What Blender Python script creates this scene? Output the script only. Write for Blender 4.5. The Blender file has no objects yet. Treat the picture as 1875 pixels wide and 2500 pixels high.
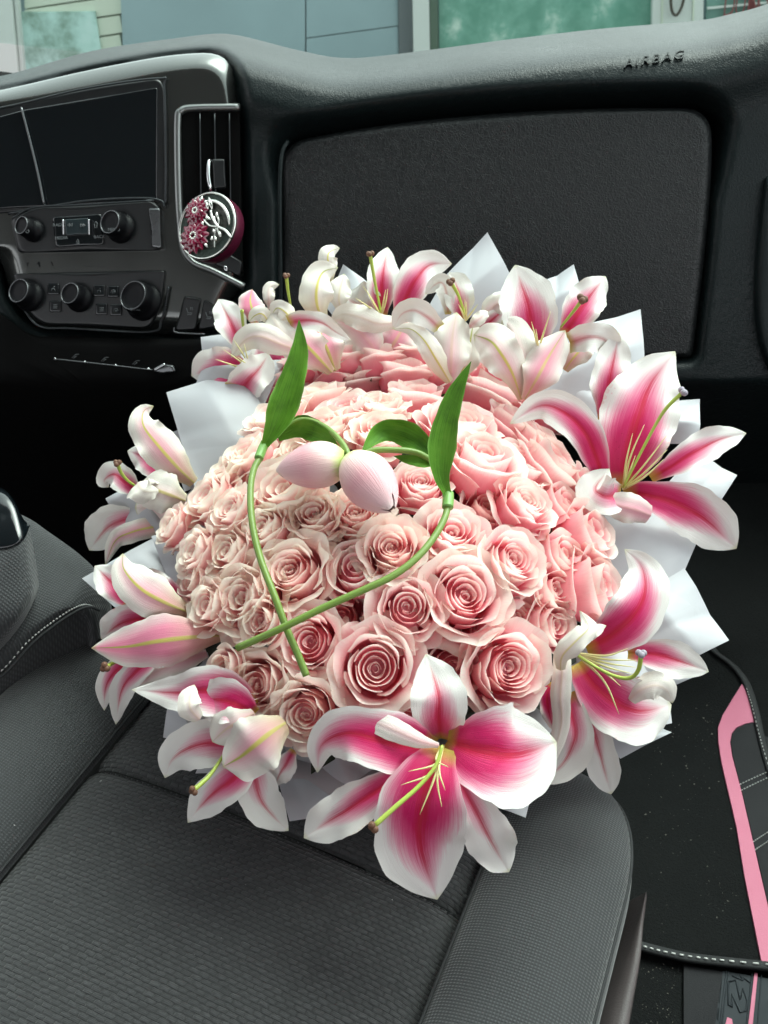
import bpy, math, random
from mathutils import Vector, Matrix
from mathutils import noise as mnoise
R_ = math.radians
random.seed(7)
scn = bpy.context.scene
COL = scn.collection

# ------------------------------------------------------------------ camera
F_PX = 2300.0                       # focal length in pixels of the 1875 x 2500 photograph
CAM = Vector((0.0, 0.0, 1.30))
PITCH, YAW = 38.0, 23.8             # looking down and to the left of the car's forward (+Y)
cd = bpy.data.cameras.new('camera')
cam = bpy.data.objects.new('camera', cd)
COL.objects.link(cam)
cam.location = CAM
cam.rotation_euler = (R_(90 - PITCH), 0, R_(YAW))
cd.sensor_fit = 'VERTICAL'
cd.sensor_height = 36.0
cd.lens = 36.0 * F_PX / 2500.0
cd.clip_start = 0.02
cd.clip_end = 100.0
scn.camera = cam
cd.dof.use_dof = True
cd.dof.focus_distance = .78
cd.dof.aperture_fstop = 15.0
_m = cam.rotation_euler.to_matrix()
CR, CU, CF = _m @ Vector((1, 0, 0)), _m @ Vector((0, 1, 0)), _m @ Vector((0, 0, -1))
HEAD = Vector((CF.x, CF.y, 0)).normalized()

def ray(px, py):
    return CF + CR * ((px - 937.5) / F_PX) + CU * ((1250.0 - py) / F_PX)
def P(px, py, t):
    return CAM + ray(px, py) * t
def PZ(px, py, z):
    d = ray(px, py)
    return CAM + d * ((z - CAM.z) / d.z)

# ------------------------------------------------------------------ world, sun, exposure
w = bpy.data.worlds.new("World")
scn.world = w
w.use_nodes = True
nt = w.node_tree
sky = nt.nodes.new('ShaderNodeTexSky')
sky.sky_type = 'NISHITA'
sky.sun_disc = False
sky.sun_elevation = R_(58)
sky.sun_rotation = R_(15)
sky.air_density = 1.2
sky.dust_density = 4.0
bg = nt.nodes['Background']
bg.inputs['Strength'].default_value = 0.15
hs = nt.nodes.new('ShaderNodeHueSaturation')
hs.inputs['Saturation'].default_value = .12
nt.links.new(sky.outputs[0], hs.inputs['Color'])
nt.links.new(hs.outputs[0], bg.inputs['Color'])
sd = bpy.data.lights.new('sun', 'SUN')
sd.energy = 0.5
sd.angle = R_(45)
sd.color = (1.0, 0.95, 0.89)
sun = bpy.data.objects.new('sun', sd)
COL.objects.link(sun)
SUN_DIR = Vector((math.sin(R_(15))*math.cos(R_(58)), math.cos(R_(15))*math.cos(R_(58)), math.sin(R_(58))))
sun.rotation_euler = SUN_DIR.to_track_quat('Z', 'Y').to_euler()
scn.view_settings.view_transform = 'Standard'
scn.view_settings.look = 'None'
scn.view_settings.exposure = 1.8
scn.view_settings.gamma = 1.0
scn.cycles.use_denoising = True
scn.cycles.max_bounces = 9
scn.cycles.diffuse_bounces = 6
scn.cycles.glossy_bounces = 3
scn.cycles.transparent_max_bounces = 8
scn.cycles.sample_clamp_indirect = 6.0

# ------------------------------------------------------------------ helpers
def finish(o, label=None, cat=None, group=None, kind=None):
    if label: o['label'] = label
    if cat: o['category'] = cat
    if group: o['group'] = group
    if kind: o['kind'] = kind
    return o

def thing(name, loc, label, cat, group=None, kind=None):
    o = bpy.data.objects.new(name, None)
    o.empty_display_size = 0.02
    COL.objects.link(o)
    o.location = Vector(loc)
    return finish(o, label, cat, group, kind)

def wloc(o):
    v = Vector((0, 0, 0))
    while o is not None:
        v += o.location
        o = o.parent
    return v

class MB:
    """collects geometry, builds one mesh object"""
    def __init__(s):
        s.v, s.f, s.uv, s.mi = [], [], [], []
    def vert(s, p):
        s.v.append(Vector(p)); return len(s.v) - 1
    def face(s, idx, uvs=None, mi=0):
        s.f.append(tuple(idx)); s.uv.append(uvs or [(0, 0)] * len(idx)); s.mi.append(mi)
    def grid(s, pts, uvs=None, mi=0, closed_u=False, flip=False):
        """pts[row][col]"""
        nr, nc = len(pts), len(pts[0])
        base = len(s.v)
        for r in pts:
            for p in r: s.v.append(Vector(p))
        cc = nc if closed_u else nc - 1
        for i in range(nr - 1):
            for j in range(cc):
                j2 = (j + 1) % nc
                a, b, c, d = base + i*nc + j, base + i*nc + j2, base + (i+1)*nc + j2, base + (i+1)*nc + j
                if uvs:
                    u = [uvs[i][j], uvs[i][j2], uvs[i+1][j2], uvs[i+1][j]]
                else:
                    u = [(j/cc, i/(nr-1)), ((j+1)/cc, i/(nr-1)), ((j+1)/cc, (i+1)/(nr-1)), (j/cc, (i+1)/(nr-1))]
                if flip: s.face((d, c, b, a), u[::-1], mi)
                else: s.face((a, b, c, d), u, mi)
        return base
    def tube(s, path, rad, n=8, mi=0, caps=True):
        path = [Vector(p) for p in path]
        m = len(path)
        if not hasattr(rad, '__len__'): rad = [rad] * m
        t0 = (path[1] - path[0]).normalized()
        ref = Vector((0, 0, 1)) if abs(t0.z) < .9 else Vector((1, 0, 0))
        nn = (ref - t0 * ref.dot(t0)).normalized()
        rows = []
        for i in range(m):
            t = (path[min(i+1, m-1)] - path[max(i-1, 0)]).normalized()
            nn = (nn - t * nn.dot(t)).normalized()
            b = t.cross(nn)
            rows.append([path[i] + (nn * math.cos(2*math.pi*k/n) + b * math.sin(2*math.pi*k/n)) * rad[i] for k in range(n)])
        base = s.grid(rows, mi=mi, closed_u=True)
        if caps:
            s.face([base + k for k in range(n)][::-1], None, mi)
            s.face([base + (m-1)*n + k for k in range(n)], None, mi)
    def ball(s, c, r, sx=1, sy=1, sz=1, n=10, m=7, mi=0, frame=None):
        c = Vector(c); rows = []
        for i in range(m + 1):
            a = -math.pi/2 + math.pi * i / m
            row = []
            for j in range(n):
                b = 2*math.pi*j/n
                q = Vector((math.cos(a)*math.cos(b)*sx, math.cos(a)*math.sin(b)*sy, math.sin(a)*sz)) * r
                if frame is not None: q = frame @ q
                row.append(c + q)
            rows.append(row)
        s.grid(rows, mi=mi, closed_u=True)
    def build(s, name, mats, parent=None, smooth=True, merge=False, label=None):
        org = wloc(parent) if parent is not None else Vector((0, 0, 0))
        return s._mk(name, mats, parent, smooth, org, label)
    def build_at(s, name, mats, org, smooth=True):
        o = s._mk(name, mats, None, smooth, Vector(org), None)
        o.location = org
        return o
    def _mk(s, name, mats, parent, smooth, org, label):
        me = bpy.data.meshes.new(name)
        me.from_pydata([tuple(p - org) for p in s.v], [], s.f)
        ul = me.uv_layers.new(name='UVMap')
        k = 0
        flat = []
        for u in s.uv:
            for q in u: flat.extend(q)
        ul.data.foreach_set('uv', flat)
        if not isinstance(mats, (list, tuple)): mats = [mats]
        for m in mats: me.materials.append(m)
        me.polygons.foreach_set('material_index', s.mi)
        me.polygons.foreach_set('use_smooth', [smooth] * len(s.f))
        me.update()
        o = bpy.data.objects.new(name, me)
        COL.objects.link(o)
        if parent is not None: o.parent = parent
        if label: o['label'] = label
        return o

def crom(pts, n, closed=False):
    """Catmull-Rom resample of a list of Vectors / tuples to n points"""
    pts = [Vector(p) for p in pts]
    m = len(pts)
    out = []
    segs = m if closed else m - 1
    for i in range(n):
        x = i / (n if closed else (n - 1)) * segs
        k = min(int(x), segs - 1); f = x - k
        if closed:
            p0, p1, p2, p3 = pts[(k-1) % m], pts[k % m], pts[(k+1) % m], pts[(k+2) % m]
        else:
            p1, p2 = pts[k], pts[k+1]
            p0 = pts[k-1] if k > 0 else p1 * 2 - p2
            p3 = pts[k+2] if k + 2 < m else p2 * 2 - p1
        out.append(0.5 * ((2*p1) + (p2 - p0)*f + (2*p0 - 5*p1 + 4*p2 - p3)*f*f + (3*p1 - p0 - 3*p2 + p3)*f*f*f))
    return out

def loft(rows, nu, nv):
    """rows: control rows of world points -> smooth grid nv x nu"""
    rs = [crom(r, nu) for r in rows]
    cols = [crom([rs[i][j] for i in range(len(rs))], nv) for j in range(nu)]
    return [[cols[j][i] for j in range(nu)] for i in range(nv)]

def lerp(a, b, x): return a + (b - a) * x
def sstep(a, b, x):
    x = max(0.0, min(1.0, (x - a) / (b - a))); return x*x*(3 - 2*x)
def interp(tab, x):
    if x <= tab[0][0]: return tab[0][1]
    for (x0, y0), (x1, y1) in zip(tab, tab[1:]):
        if x <= x1: return lerp(y0, y1, (x - x0) / (x1 - x0))
    return tab[-1][1]
def smooth_tab(tab, n=80):
    pts = crom([(a, b, 0) for a, b in tab], n)
    return [(p.x, p.y) for p in pts]

def round_poly(pts, r, n=6):
    """polygon corners replaced by curves; r one radius or a list"""
    out = []
    m = len(pts)
    for i in range(m):
        p0, p1, p2 = Vector(pts[i-1]), Vector(pts[i]), Vector(pts[(i+1) % m])
        rr = r[i] if hasattr(r, '__len__') else r
        d0, d2 = (p0 - p1), (p2 - p1)
        a = p1 + d0.normalized() * min(rr, d0.length * .48)
        b = p1 + d2.normalized() * min(rr, d2.length * .48)
        if rr <= 0: out.append(p1); continue
        for k in range(n + 1):
            x = k / n
            out.append(a * (1-x)**2 + p1 * 2*x*(1-x) + b * x*x)
    return out

def densify(poly, step):
    out = []
    m = len(poly)
    for i in range(m):
        a, b = Vector(poly[i]), Vector(poly[(i+1) % m])
        k = max(1, int((b-a).length / step))
        for j in range(k): out.append(a.lerp(b, j/k))
    return out

def panel(poly, tfn, name, mat, parent, roll=8.0, rolldepth=.004, back=.02, center=None, insets=None, bulge=0.0, label=None, smooth=True):
    """solid panel: star-shaped pixel outline, surface depth tfn(px,py), rounded edge, side wall going back"""
    poly = densify(poly, 18)
    n = len(poly)
    c = Vector(center) if center else sum((Vector(p) for p in poly), Vector((0, 0))) / n
    ins = insets or [0, roll*.12, roll*.35, roll*.65, roll, roll*1.6]
    rows = []
    mb = MB()
    def pt(q, dt): return P(q.x, q.y, tfn(q.x, q.y) + dt)
    rows.append([pt(p, back + rolldepth) for p in poly])
    rows.append([pt(p, back*.4 + rolldepth) for p in poly])
    for k in ins:
        row = []
        dt = rolldepth * (1 - min(1, k/roll))**2
        for p in poly:
            d = (p - c); L = d.length
            q = c + d * max(.02, 1 - k / max(L, 1))
            row.append(pt(q, dt))
        rows.append(row)
    k0 = ins[-1]
    for s in (.9, .8, .65, .5, .35, .2, .08, .0):
        row = []
        for p in poly:
            d = (p - c); L = d.length
            q = c + d * max(.0, 1 - k0 / max(L, 1)) * s
            row.append(pt(q, -bulge*(1-s*s)))
        rows.append(row)
    mb.grid(rows, closed_u=True)
    return mb.build(name, mat, parent, label=label, smooth=smooth)

def strip(path, rad, name, mat, parent, n=8, label=None, res=None):
    """tube along pixel path [(px,py,t)]"""
    pts = [P(*p) for p in path]
    pts = crom(pts, res or max(8, len(pts)*6))
    mb = MB(); mb.tube(pts, rad, n)
    return mb.build(name, mat, parent, label=label)

# ------------------------------------------------------------------ materials
def new_mat(name):
    m = bpy.data.materials.new(name); m.use_nodes = True
    return m, m.node_tree, m.node_tree.nodes['Principled BSDF']
def N(nt, typ, **kw):
    n = nt.nodes.new(typ)
    for k, v in kw.items():
        if k.startswith('i_'):
            n.inputs[k[2:].replace('_', ' ')].default_value = v
        else: setattr(n, k, v)
    return n
def L(nt, a, b): nt.links.new(a, b)
def ramp(nt, fac, stops, interp_='LINEAR'):
    r = nt.nodes.new('ShaderNodeValToRGB')
    r.color_ramp.interpolation = interp_
    e = r.color_ramp.elements
    while len(e) > 1: e.remove(e[-1])
    e[0].position = stops[0][0]; e[0].color = (*stops[0][1], 1) if len(stops[0][1]) == 3 else stops[0][1]
    for p, c in stops[1:]:
        x = e.new(p); x.color = (*c, 1) if len(c) == 3 else c
    if fac is not None: L(nt, fac, r.inputs[0])
    return r.outputs[0]
def mix(nt, fac, a, b, typ='MIX'):
    n = nt.nodes.new('ShaderNodeMix'); n.data_type = 'RGBA'; n.blend_type = typ; n.clamp_factor = True
    for s, v in ((n.inputs[0], fac), (n.inputs[6], a), (n.inputs[7], b)):
        if isinstance(v, (int, float)): s.default_value = v
        elif isinstance(v, tuple): s.default_value = (*v, 1) if len(v) == 3 else v
        else: L(nt, v, s)
    return n.outputs[2]
def M(nt, op, a, b=None, c=None, clamp=False):
    n = nt.nodes.new('ShaderNodeMath'); n.operation = op; n.use_clamp = clamp
    for i, v in enumerate((a, b, c)):
        if v is None: continue
        if isinstance(v, (int, float)): n.inputs[i].default_value = v
        else: L(nt, v, n.inputs[i])
    return n.outputs[0]
def coords(nt, scale=(1, 1, 1), kind='Object', rot=(0, 0, 0)):
    tc = nt.nodes.new('ShaderNodeTexCoord'); mp = nt.nodes.new('ShaderNodeMapping')
    mp.inputs['Scale'].default_value = scale; mp.inputs['Rotation'].default_value = rot
    L(nt, tc.outputs[kind], mp.inputs['Vector'])
    return mp.outputs[0]
def bump(nt, b, h, strength=.5, dist=.001):
    n = nt.nodes.new('ShaderNodeBump'); n.inputs['Strength'].default_value = strength
    n.inputs['Distance'].default_value = dist
    L(nt, h, n.inputs['Height']); L(nt, n.outputs[0], b.inputs['Normal'])
    return n

def plain(name, col, rough=.5, metal=0.0, spec=.5, noise_amt=.15, nscale=60, coat=0.0, bump_s=0.0, bscale=400):
    m, nt, b = new_mat(name)
    v = coords(nt)
    no = N(nt, 'ShaderNodeTexNoise', i_Scale=nscale, i_Detail=4.0); L(nt, v, no.inputs['Vector'])
    c = mix(nt, M(nt, 'MULTIPLY', no.outputs['Fac'], noise_amt*2), tuple(x*(1+noise_amt*.5) for x in col), tuple(x*(1-noise_amt*2) if noise_amt < .45 else x*.1 for x in col))
    L(nt, c, b.inputs['Base Color'])
    b.inputs['Roughness'].default_value = rough
    L(nt, M(nt, 'MULTIPLY_ADD', no.outputs['Fac'], .12, rough - .06), b.inputs['Roughness'])
    b.inputs['Metallic'].default_value = metal
    b.inputs['Specular IOR Level'].default_value = spec
    b.inputs['Coat Weight'].default_value = coat
    b.inputs['Coat Roughness'].default_value = .08
    if bump_s:
        n2 = N(nt, 'ShaderNodeTexNoise', i_Scale=bscale, i_Detail=3.0); L(nt, v, n2.inputs['Vector'])
        bump(nt, b, n2.outputs['Fac'], bump_s, .001)
    return m

def leather(name, col=(.022, .026, .027), rough=.42, cell=420, strength=.6, spec=.5):
    m, nt, b = new_mat(name)
    v = coords(nt)
    no = N(nt, 'ShaderNodeTexNoise', i_Scale=120.0, i_Detail=2.0); L(nt, v, no.inputs['Vector'])
    wv = mix(nt, .012, v, no.outputs['Color'])
    vo = N(nt, 'ShaderNodeTexVoronoi', feature='DISTANCE_TO_EDGE', i_Scale=float(cell)); L(nt, wv, vo.inputs['Vector'])
    h = M(nt, 'MINIMUM', M(nt, 'MULTIPLY', vo.outputs['Distance'], 3.5), 1.0)
    bump(nt, b, h, strength, .00035)
    n2 = N(nt, 'ShaderNodeTexNoise', i_Scale=9.0, i_Detail=5.0); L(nt, v, n2.inputs['Vector'])
    L(nt, mix(nt, n2.outputs['Fac'], tuple(x*1.25 for x in col), tuple(x*.75 for x in col)), b.inputs['Base Color'])
    L(nt, M(nt, 'MULTIPLY_ADD', n2.outputs['Fac'], .15, rough - .07), b.inputs['Roughness'])
    b.inputs['Specular IOR Level'].default_value = spec
    return m
import numpy as np
# ------------------------------------------------------------------ cabin materials
M_PAD = leather('dash_leather', (.008, .012, .0125), .30, 300, .5, .16)
M_DOOR = leather('glovebox_leather', (.0075, .0085, .009), .40, 270, .85, .36)
M_BLACK = plain('black_plastic', (.010, .011, .012), .35, noise_amt=.1)
M_VOID = plain('black_lining', (.004, .004, .004), .9, noise_amt=.1, spec=.1)
M_GLOSS = plain('gloss_black', (.004, .006, .0075), .12, noise_amt=.05, coat=.5)
M_KNOB = plain('knob_rubber', (.004, .004, .005), .45, noise_amt=.1, spec=.12)
M_SILVER = plain('satin_silver', (.105, .11, .105), .22, metal=.85, noise_amt=.06, nscale=20, coat=.6)
M_CHROME = plain('chrome', (.70, .71, .72), .12, metal=1.0, noise_amt=.03)
M_DCHROME = plain('dark_chrome', (.16, .165, .17), .28, metal=.9, noise_amt=.05)
M_SATIN = plain('satin_chrome', (.24, .25, .245), .34, metal=.9, noise_amt=.05)
M_TRIMD = plain('dark_trim', (.05, .055, .058), .3, metal=.8, noise_amt=.05)
M_GLYPH = plain('pale_print', (.14, .15, .155), .5, noise_amt=.05)
M_LCD = plain('display_glass', (.012, .022, .025), .25, noise_amt=.1, coat=.4)

def fabric(name, kind):
    m, nt, b = new_mat(name)
    b.inputs['Roughness'].default_value = .78
    b.inputs['Specular IOR Level'].default_value = .32
    b.inputs['Sheen Weight'].default_value = .25
    b.inputs['Sheen Roughness'].default_value = .5
    v = coords(nt)
    no = N(nt, 'ShaderNodeTexNoise', i_Scale=14.0, i_Detail=6.0); L(nt, v, no.inputs['Vector'])
    if kind == 'coarse':            # block weave: short raised lozenges in staggered rows, each of fine threads
        wob = N(nt, 'ShaderNodeTexNoise', i_Scale=110.0, i_Detail=2.0); L(nt, v, wob.inputs['Vector'])
        v2 = mix(nt, .0022, v, wob.outputs['Color'])
        sx = N(nt, 'ShaderNodeSeparateXYZ'); L(nt, v2, sx.inputs[0])
        yr = M(nt, 'DIVIDE', sx.outputs[1], .0041)
        row = M(nt, 'FLOOR', yr); fy_ = M(nt, 'FRACT', yr)
        xr = M(nt, 'ADD', M(nt, 'DIVIDE', sx.outputs[0], .0086), M(nt, 'MULTIPLY', M(nt, 'MODULO', row, 2.0), .5))
        fx_ = M(nt, 'FRACT', xr)
        hy = M(nt, 'POWER', M(nt, 'MULTIPLY', M(nt, 'MULTIPLY', fy_, M(nt, 'SUBTRACT', 1.0, fy_)), 4.0), .6)
        hx = M(nt, 'POWER', M(nt, 'MULTIPLY', M(nt, 'MULTIPLY', fx_, M(nt, 'SUBTRACT', 1.0, fx_)), 4.0), .45)
        wn = N(nt, 'ShaderNodeTexWhiteNoise', noise_dimensions='2D'); cb = N(nt, 'ShaderNodeCombineXYZ')
        L(nt, M(nt, 'FLOOR', xr), cb.inputs[0]); L(nt, row, cb.inputs[1]); L(nt, cb.outputs[0], wn.inputs['Vector'])
        wa = N(nt, 'ShaderNodeTexWave', i_Scale=260.0, i_Distortion=.8); wa.bands_direction = 'Y'
        L(nt, v, wa.inputs['Vector'])
        hump = M(nt, 'MULTIPLY', M(nt, 'MULTIPLY', hx, hy), M(nt, 'MULTIPLY_ADD', wn.outputs['Value'], .5, .6))
        h = M(nt, 'ADD', hump, M(nt, 'MULTIPLY', wa.outputs['Fac'], .12))
        bump(nt, b, h, 1.0, .0013)
        c = ramp(nt, hump, [(0, (.008, .008, .009)), (.35, (.024, .025, .025)), (1, (.042, .043, .044))])
    else:
        s = 300.0 if kind == 'fine' else 420.0
        wa = N(nt, 'ShaderNodeTexWave', i_Scale=s/6.28*2.6, i_Distortion=.6); wa.bands_direction = 'Y'
        wb = N(nt, 'ShaderNodeTexWave', i_Scale=s/6.28*2.6, i_Distortion=.6); wb.bands_direction = 'X'
        L(nt, v, wa.inputs['Vector']); L(nt, v, wb.inputs['Vector'])
        h = M(nt, 'MULTIPLY', M(nt, 'ADD', wa.outputs['Fac'], .25), M(nt, 'ADD', wb.outputs['Fac'], .25))
        bump(nt, b, h, .8, .0005)
        c = ramp(nt, h, [(0, (.026, .027, .028)), (.6, (.040, .042, .044)), (1, (.056, .059, .062))])
    c = mix(nt, M(nt, 'MULTIPLY', no.outputs['Fac'], .9), c, (.02, .021, .022), 'MULTIPLY') if False else mix(nt, M(nt, 'MULTIPLY_ADD', no.outputs['Fac'], .8, -.15, clamp=True), c, (.030, .031, .033))
    L(nt, c, b.inputs['Base Color'])
    return m
def N_lum(nt, c):
    n = nt.nodes.new('ShaderNodeRGBToBW'); L(nt, c, n.inputs[0]); return n.outputs[0]
M_COARSE = fabric('seat_block_weave', 'coarse')
M_FINE = fabric('seat_fine_weave', 'fine')
M_PIPING = plain('seat_piping', (.018, .019, .020), .8, bump_s=.4, bscale=900)
M_THREAD = plain('pale_thread', (.55, .55, .53), .8, noise_amt=.1)
M_DTHREAD = plain('dark_thread', (.010, .010, .011), .7)

# ------------------------------------------------------------------ outside: shop front beyond the windshield
def PW(px, py, d=4.4):
    r = ray(px, py); return CAM + r * (d / r.dot(HEAD))
def wall_box(mb, poly, d, th):
    """slab: pixel polygon on the vertical plane at heading distance d"""
    f = [mb.vert(PW(x, y, d)) for x, y in poly]
    bk = [mb.vert(PW(x, y, d) + HEAD * th) for x, y in poly]
    mb.face(f); mb.face(bk[::-1])
    n = len(f)
    for i in range(n): mb.face((f[i], f[(i+1) % n], bk[(i+1) % n], bk[i]))
def wall_part(name, poly, d, th, mat, parent, label=None):
    mb = MB(); wall_box(mb, poly, d, th); return mb.build(name, mat, parent, smooth=False, label=label)

M_SIDE = plain('siding_paint', (.60, .66, .54), .7, noise_amt=.15, nscale=4)
M_GREYW = plain('grey_cladding', (.30, .41, .43), .75, noise_amt=.25, nscale=3)
M_TRIM = plain('white_trim', (.62, .66, .62), .6, noise_amt=.08)
M_TRIMG = plain('grey_trim', (.13, .15, .155), .6, noise_amt=.1)
M_REDL = plain('red_lettering', (.26, .07, .07), .6, noise_amt=.05)
M_DARKL = plain('brown_script_metal', (.06, .05, .035), .5)
def painted_reflection(name, c0, c1, c2, sc, rough=.25):  # pane colour: leaf and sky reflections painted in as a noise mottle
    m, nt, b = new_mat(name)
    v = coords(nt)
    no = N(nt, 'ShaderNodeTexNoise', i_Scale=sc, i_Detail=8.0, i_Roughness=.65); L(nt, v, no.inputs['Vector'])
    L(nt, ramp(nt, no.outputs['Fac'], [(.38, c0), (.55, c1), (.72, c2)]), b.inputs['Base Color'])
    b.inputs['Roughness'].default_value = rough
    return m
M_REFLG = painted_reflection('mottled_green_reflection', (.13, .32, .24), (.20, .42, .33), (.60, .76, .66), 7.0)
M_REFLB = painted_reflection('pale_blue_reflection', (.12, .20, .13), (.50, .72, .66), (.66, .84, .80), 3.2)

shop = thing('shop_building', PW(900, 60), 'pale shop front with big windows seen through the windshield above the dashboard', 'building')
wall_part('wall', [(-400, -420), (2300, -420), (2300, 420), (-400, 420)], 4.62, .15, M_GREYW, shop)
for k in range(9):      # lap siding at the left
    y0 = -150 + k*47
    wall_part('siding_board', [(60, y0+34), (292, y0), (300, y0+41), (60, y0+77)], 4.47 + .0*k, .10, M_SIDE, shop)
wall_part('window_pane', [(20, 30), (232, 28), (256, 190), (40, 260)], 4.455, .012, M_REFLB, shop, label='pale glass pane with leafy reflections painted on')
wall_part('window_frame', [(-60, -200), (8, -200), (52, 260), (-60, 260)], 4.40, .05, M_TRIM, shop)
wall_part('window_frame', [(18, -200), (24, -200), (66, 260), (56, 260)], 4.42, .04, M_TRIM, shop)
wall_part('cladding_panel', [(286, -200), (745, -200), (745, 260), (306, 260)], 4.45, .12, M_GREYW, shop)
wall_part('cladding_panel', [(748, -200), (968, -200), (972, 62), (748, 92)], 4.448, .12, M_GREYW, shop)
wall_part('cladding_panel', [(748, 95), (972, 65), (975, 260), (748, 260)], 4.446, .12, M_GREYW, shop)
wall_part('corner_trim', [(970, -200), (1003, -200), (1010, 260), (976, 260)], 4.43, .06, M_TRIMG, shop)
wall_part('corner_post', [(1004, -200), (1044, -200), (1052, 260), (1012, 260)], 4.38, .10, M_TRIM, shop)
wall_part('window_frame', [(1047, -200), (1066, -200), (1072, 260), (1053, 260)], 4.42, .06, plain('green_frame', (.09, .14, .10), .6), shop)
wall_part('window_pane', [(1069, -200), (1598, -200), (1592, 260), (1074, 260)], 4.46, .012, M_REFLG, shop, label='window pane with mottled green reflections painted on')
sg = thing('shop_sign', PW(1655, 10, 4.34), 'white sign board with a dark looping script tail beside red letters', 'sign')
wall_part('sign_board', [(1597, -150), (1720, -150), (1716, 120), (1591, 120)], 4.40, .03, M_TRIM, sg)
wall_part('edge_strip', [(1619, -150), (1623, -150), (1617, 120), (1613, 120)], 4.394, .008, M_SIDE, sg)
wall_part('edge_strip', [(1694, -150), (1698, -150), (1693, 120), (1689, 120)], 4.394, .008, M_SIDE, sg)
mb = MB(); mb.tube(crom([PW(x, y, 4.375) for x, y in [(1654, -90), (1644, -50), (1638, -8), (1640, 24), (1648, 37), (1658, 30), (1668, 4), (1674, -40), (1670, -80)]], 30), .006, 6)
mb.build('script_tail', M_DARKL, sg)
wall_part('window_pane', [(1730, -150), (2300, -150), (2300, 120), (1722, 120)], 4.46, .012, painted_reflection('teal_reflection', (.14, .26, .22), (.20, .36, .31), (.33, .5, .44), 1.2), shop, label='teal pane carrying red letters')
wall_part('glazing_bar', [(1727, 18), (1900, 2), (1900, 6), (1727, 23)], 4.44, .01, M_TRIM, shop)
def text_obj(name, body, org, xdir, up, size, ext, mat, parent, shear=0.0, offset=0.0, space=1.0, sx=1.0):
    cu = bpy.data.curves.new(name, 'FONT'); cu.body = body; cu.size = size; cu.extrude = ext; cu.shear = shear
    cu.offset = offset; cu.space_character = space
    cu.materials.append(mat)
    tmp = bpy.data.objects.new(name + '_curve', cu); COL.objects.link(tmp)
    bpy.context.view_layer.update()
    me = bpy.data.meshes.new_from_object(tmp.evaluated_get(bpy.context.evaluated_depsgraph_get()))
    bpy.data.objects.remove(tmp)
    o = bpy.data.objects.new(name, me); COL.objects.link(o)
    x = xdir.normalized(); y = (up - x*up.dot(x)).normalized(); z = x.cross(y)
    mt = Matrix((x*sx, y, z)).transposed().to_4x4()
    if parent is not None:
        o.parent = parent; mt.translation = org - wloc(parent)
    else: mt.translation = org
    o.matrix_local = mt
    return o
for ch, x0, y0 in (('D', 1762, 42), ('U', 1790, 39), ('N', 1820, 33), ('G', 1846, 27)):
    text_obj('letter', ch, PW(x0, y0, 4.44), PW(x0+50, y0-5, 4.44) - PW(x0, y0, 4.44), Vector((0, 0, 1)), .135, .004, M_REDL, shop, sx=.52, offset=-.010)

# windshield: one tinted pane from behind the dashboard up to the roof
def glass_mat():
    m = bpy.data.materials.new('windshield_glass'); m.use_nodes = True
    nt = m.node_tree; nt.nodes.clear()
    o = N(nt, 'ShaderNodeOutputMaterial'); t = N(nt, 'ShaderNodeBsdfTransparent'); g = N(nt, 'ShaderNodeBsdfGlossy')
    t.inputs['Color'].default_value = (.89, .965, .94, 1); g.inputs['Roughness'].default_value = .02
    mx = N(nt, 'ShaderNodeMixShader'); mx.inputs[0].default_value = .04
    L(nt, t.outputs[0], mx.inputs[1]); L(nt, g.outputs[0], mx.inputs[2]); L(nt, mx.outputs[0], o.inputs[0])
    return m
ws = MB()
f = [Vector((-2.6, 1.95, .78)), Vector((.9, 1.95, .78)), Vector((.8, .72, 1.76)), Vector((-2.4, .72, 1.76))]
a = [ws.vert(p) for p in f]; b_ = [ws.vert(p + Vector((0, .004, .004))) for p in f]
ws.face(a); ws.face(b_[::-1])
for i in range(4): ws.face((a[i], a[(i+1) % 4], b_[(i+1) % 4], b_[i]))
o = ws.build_at('windshield', glass_mat(), (0, 1.4, 1.2), smooth=False)
finish(o, 'tinted windshield glass between the dashboard top and the shop front', 'windshield')

# ------------------------------------------------------------------ ground outside, cab shell
def box(mb, x0, x1, y0, y1, z0, z1):
    c = [(x0, y0, z0), (x1, y0, z0), (x1, y1, z0), (x0, y1, z0), (x0, y0, z1), (x1, y0, z1), (x1, y1, z1), (x0, y1, z1)]
    i = [mb.vert(p) for p in c]
    for q in ((0, 3, 2, 1), (4, 5, 6, 7), (0, 1, 5, 4), (1, 2, 6, 5), (2, 3, 7, 6), (3, 0, 4, 7)): mb.face([i[k] for k in q])
mb = MB(); box(mb, -30, 30, -30, 30, -.62, -.6)
finish(mb.build_at('ground', plain('asphalt', (.05, .05, .05), .9, nscale=8), (0, 0, -.6), smooth=False), kind='structure')
M_LINER = plain('headliner', (.62, .61, .59), .9)
M_SHELL = plain('cab_trim', (.012, .012, .013), .7)
def struct_box(name, mat, *a):
    mb = MB(); box(mb, *a)
    o = mb.build_at(name, mat, ((a[0]+a[1])/2, (a[2]+a[3])/2, a[4]), smooth=False)
    return finish(o, kind='structure')
struct_box('cab_floor', M_VOID, -1.7, .62, -1.3, 1.95, .14, .18)
struct_box('cab_firewall', M_VOID, -1.7, .62, 1.62, 1.66, .18, .80)
struct_box('cab_roof', M_LINER, -1.75, .72, -1.3, .70, 1.74, 1.80)
struct_box('cab_rear_wall', M_SHELL, -1.7, .62, -1.36, -1.3, .18, 1.08)
struct_box('cab_side_wall', M_SHELL, .50, .58, -1.3, 1.6, .18, .90)
struct_box('cab_side_wall', M_SHELL, -1.72, -1.66, -1.3, 1.6, .18, .90)
struct_box('cab_pillar_wall', M_SHELL, .50, .58, -.55, -.35, .90, 1.74)
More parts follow.
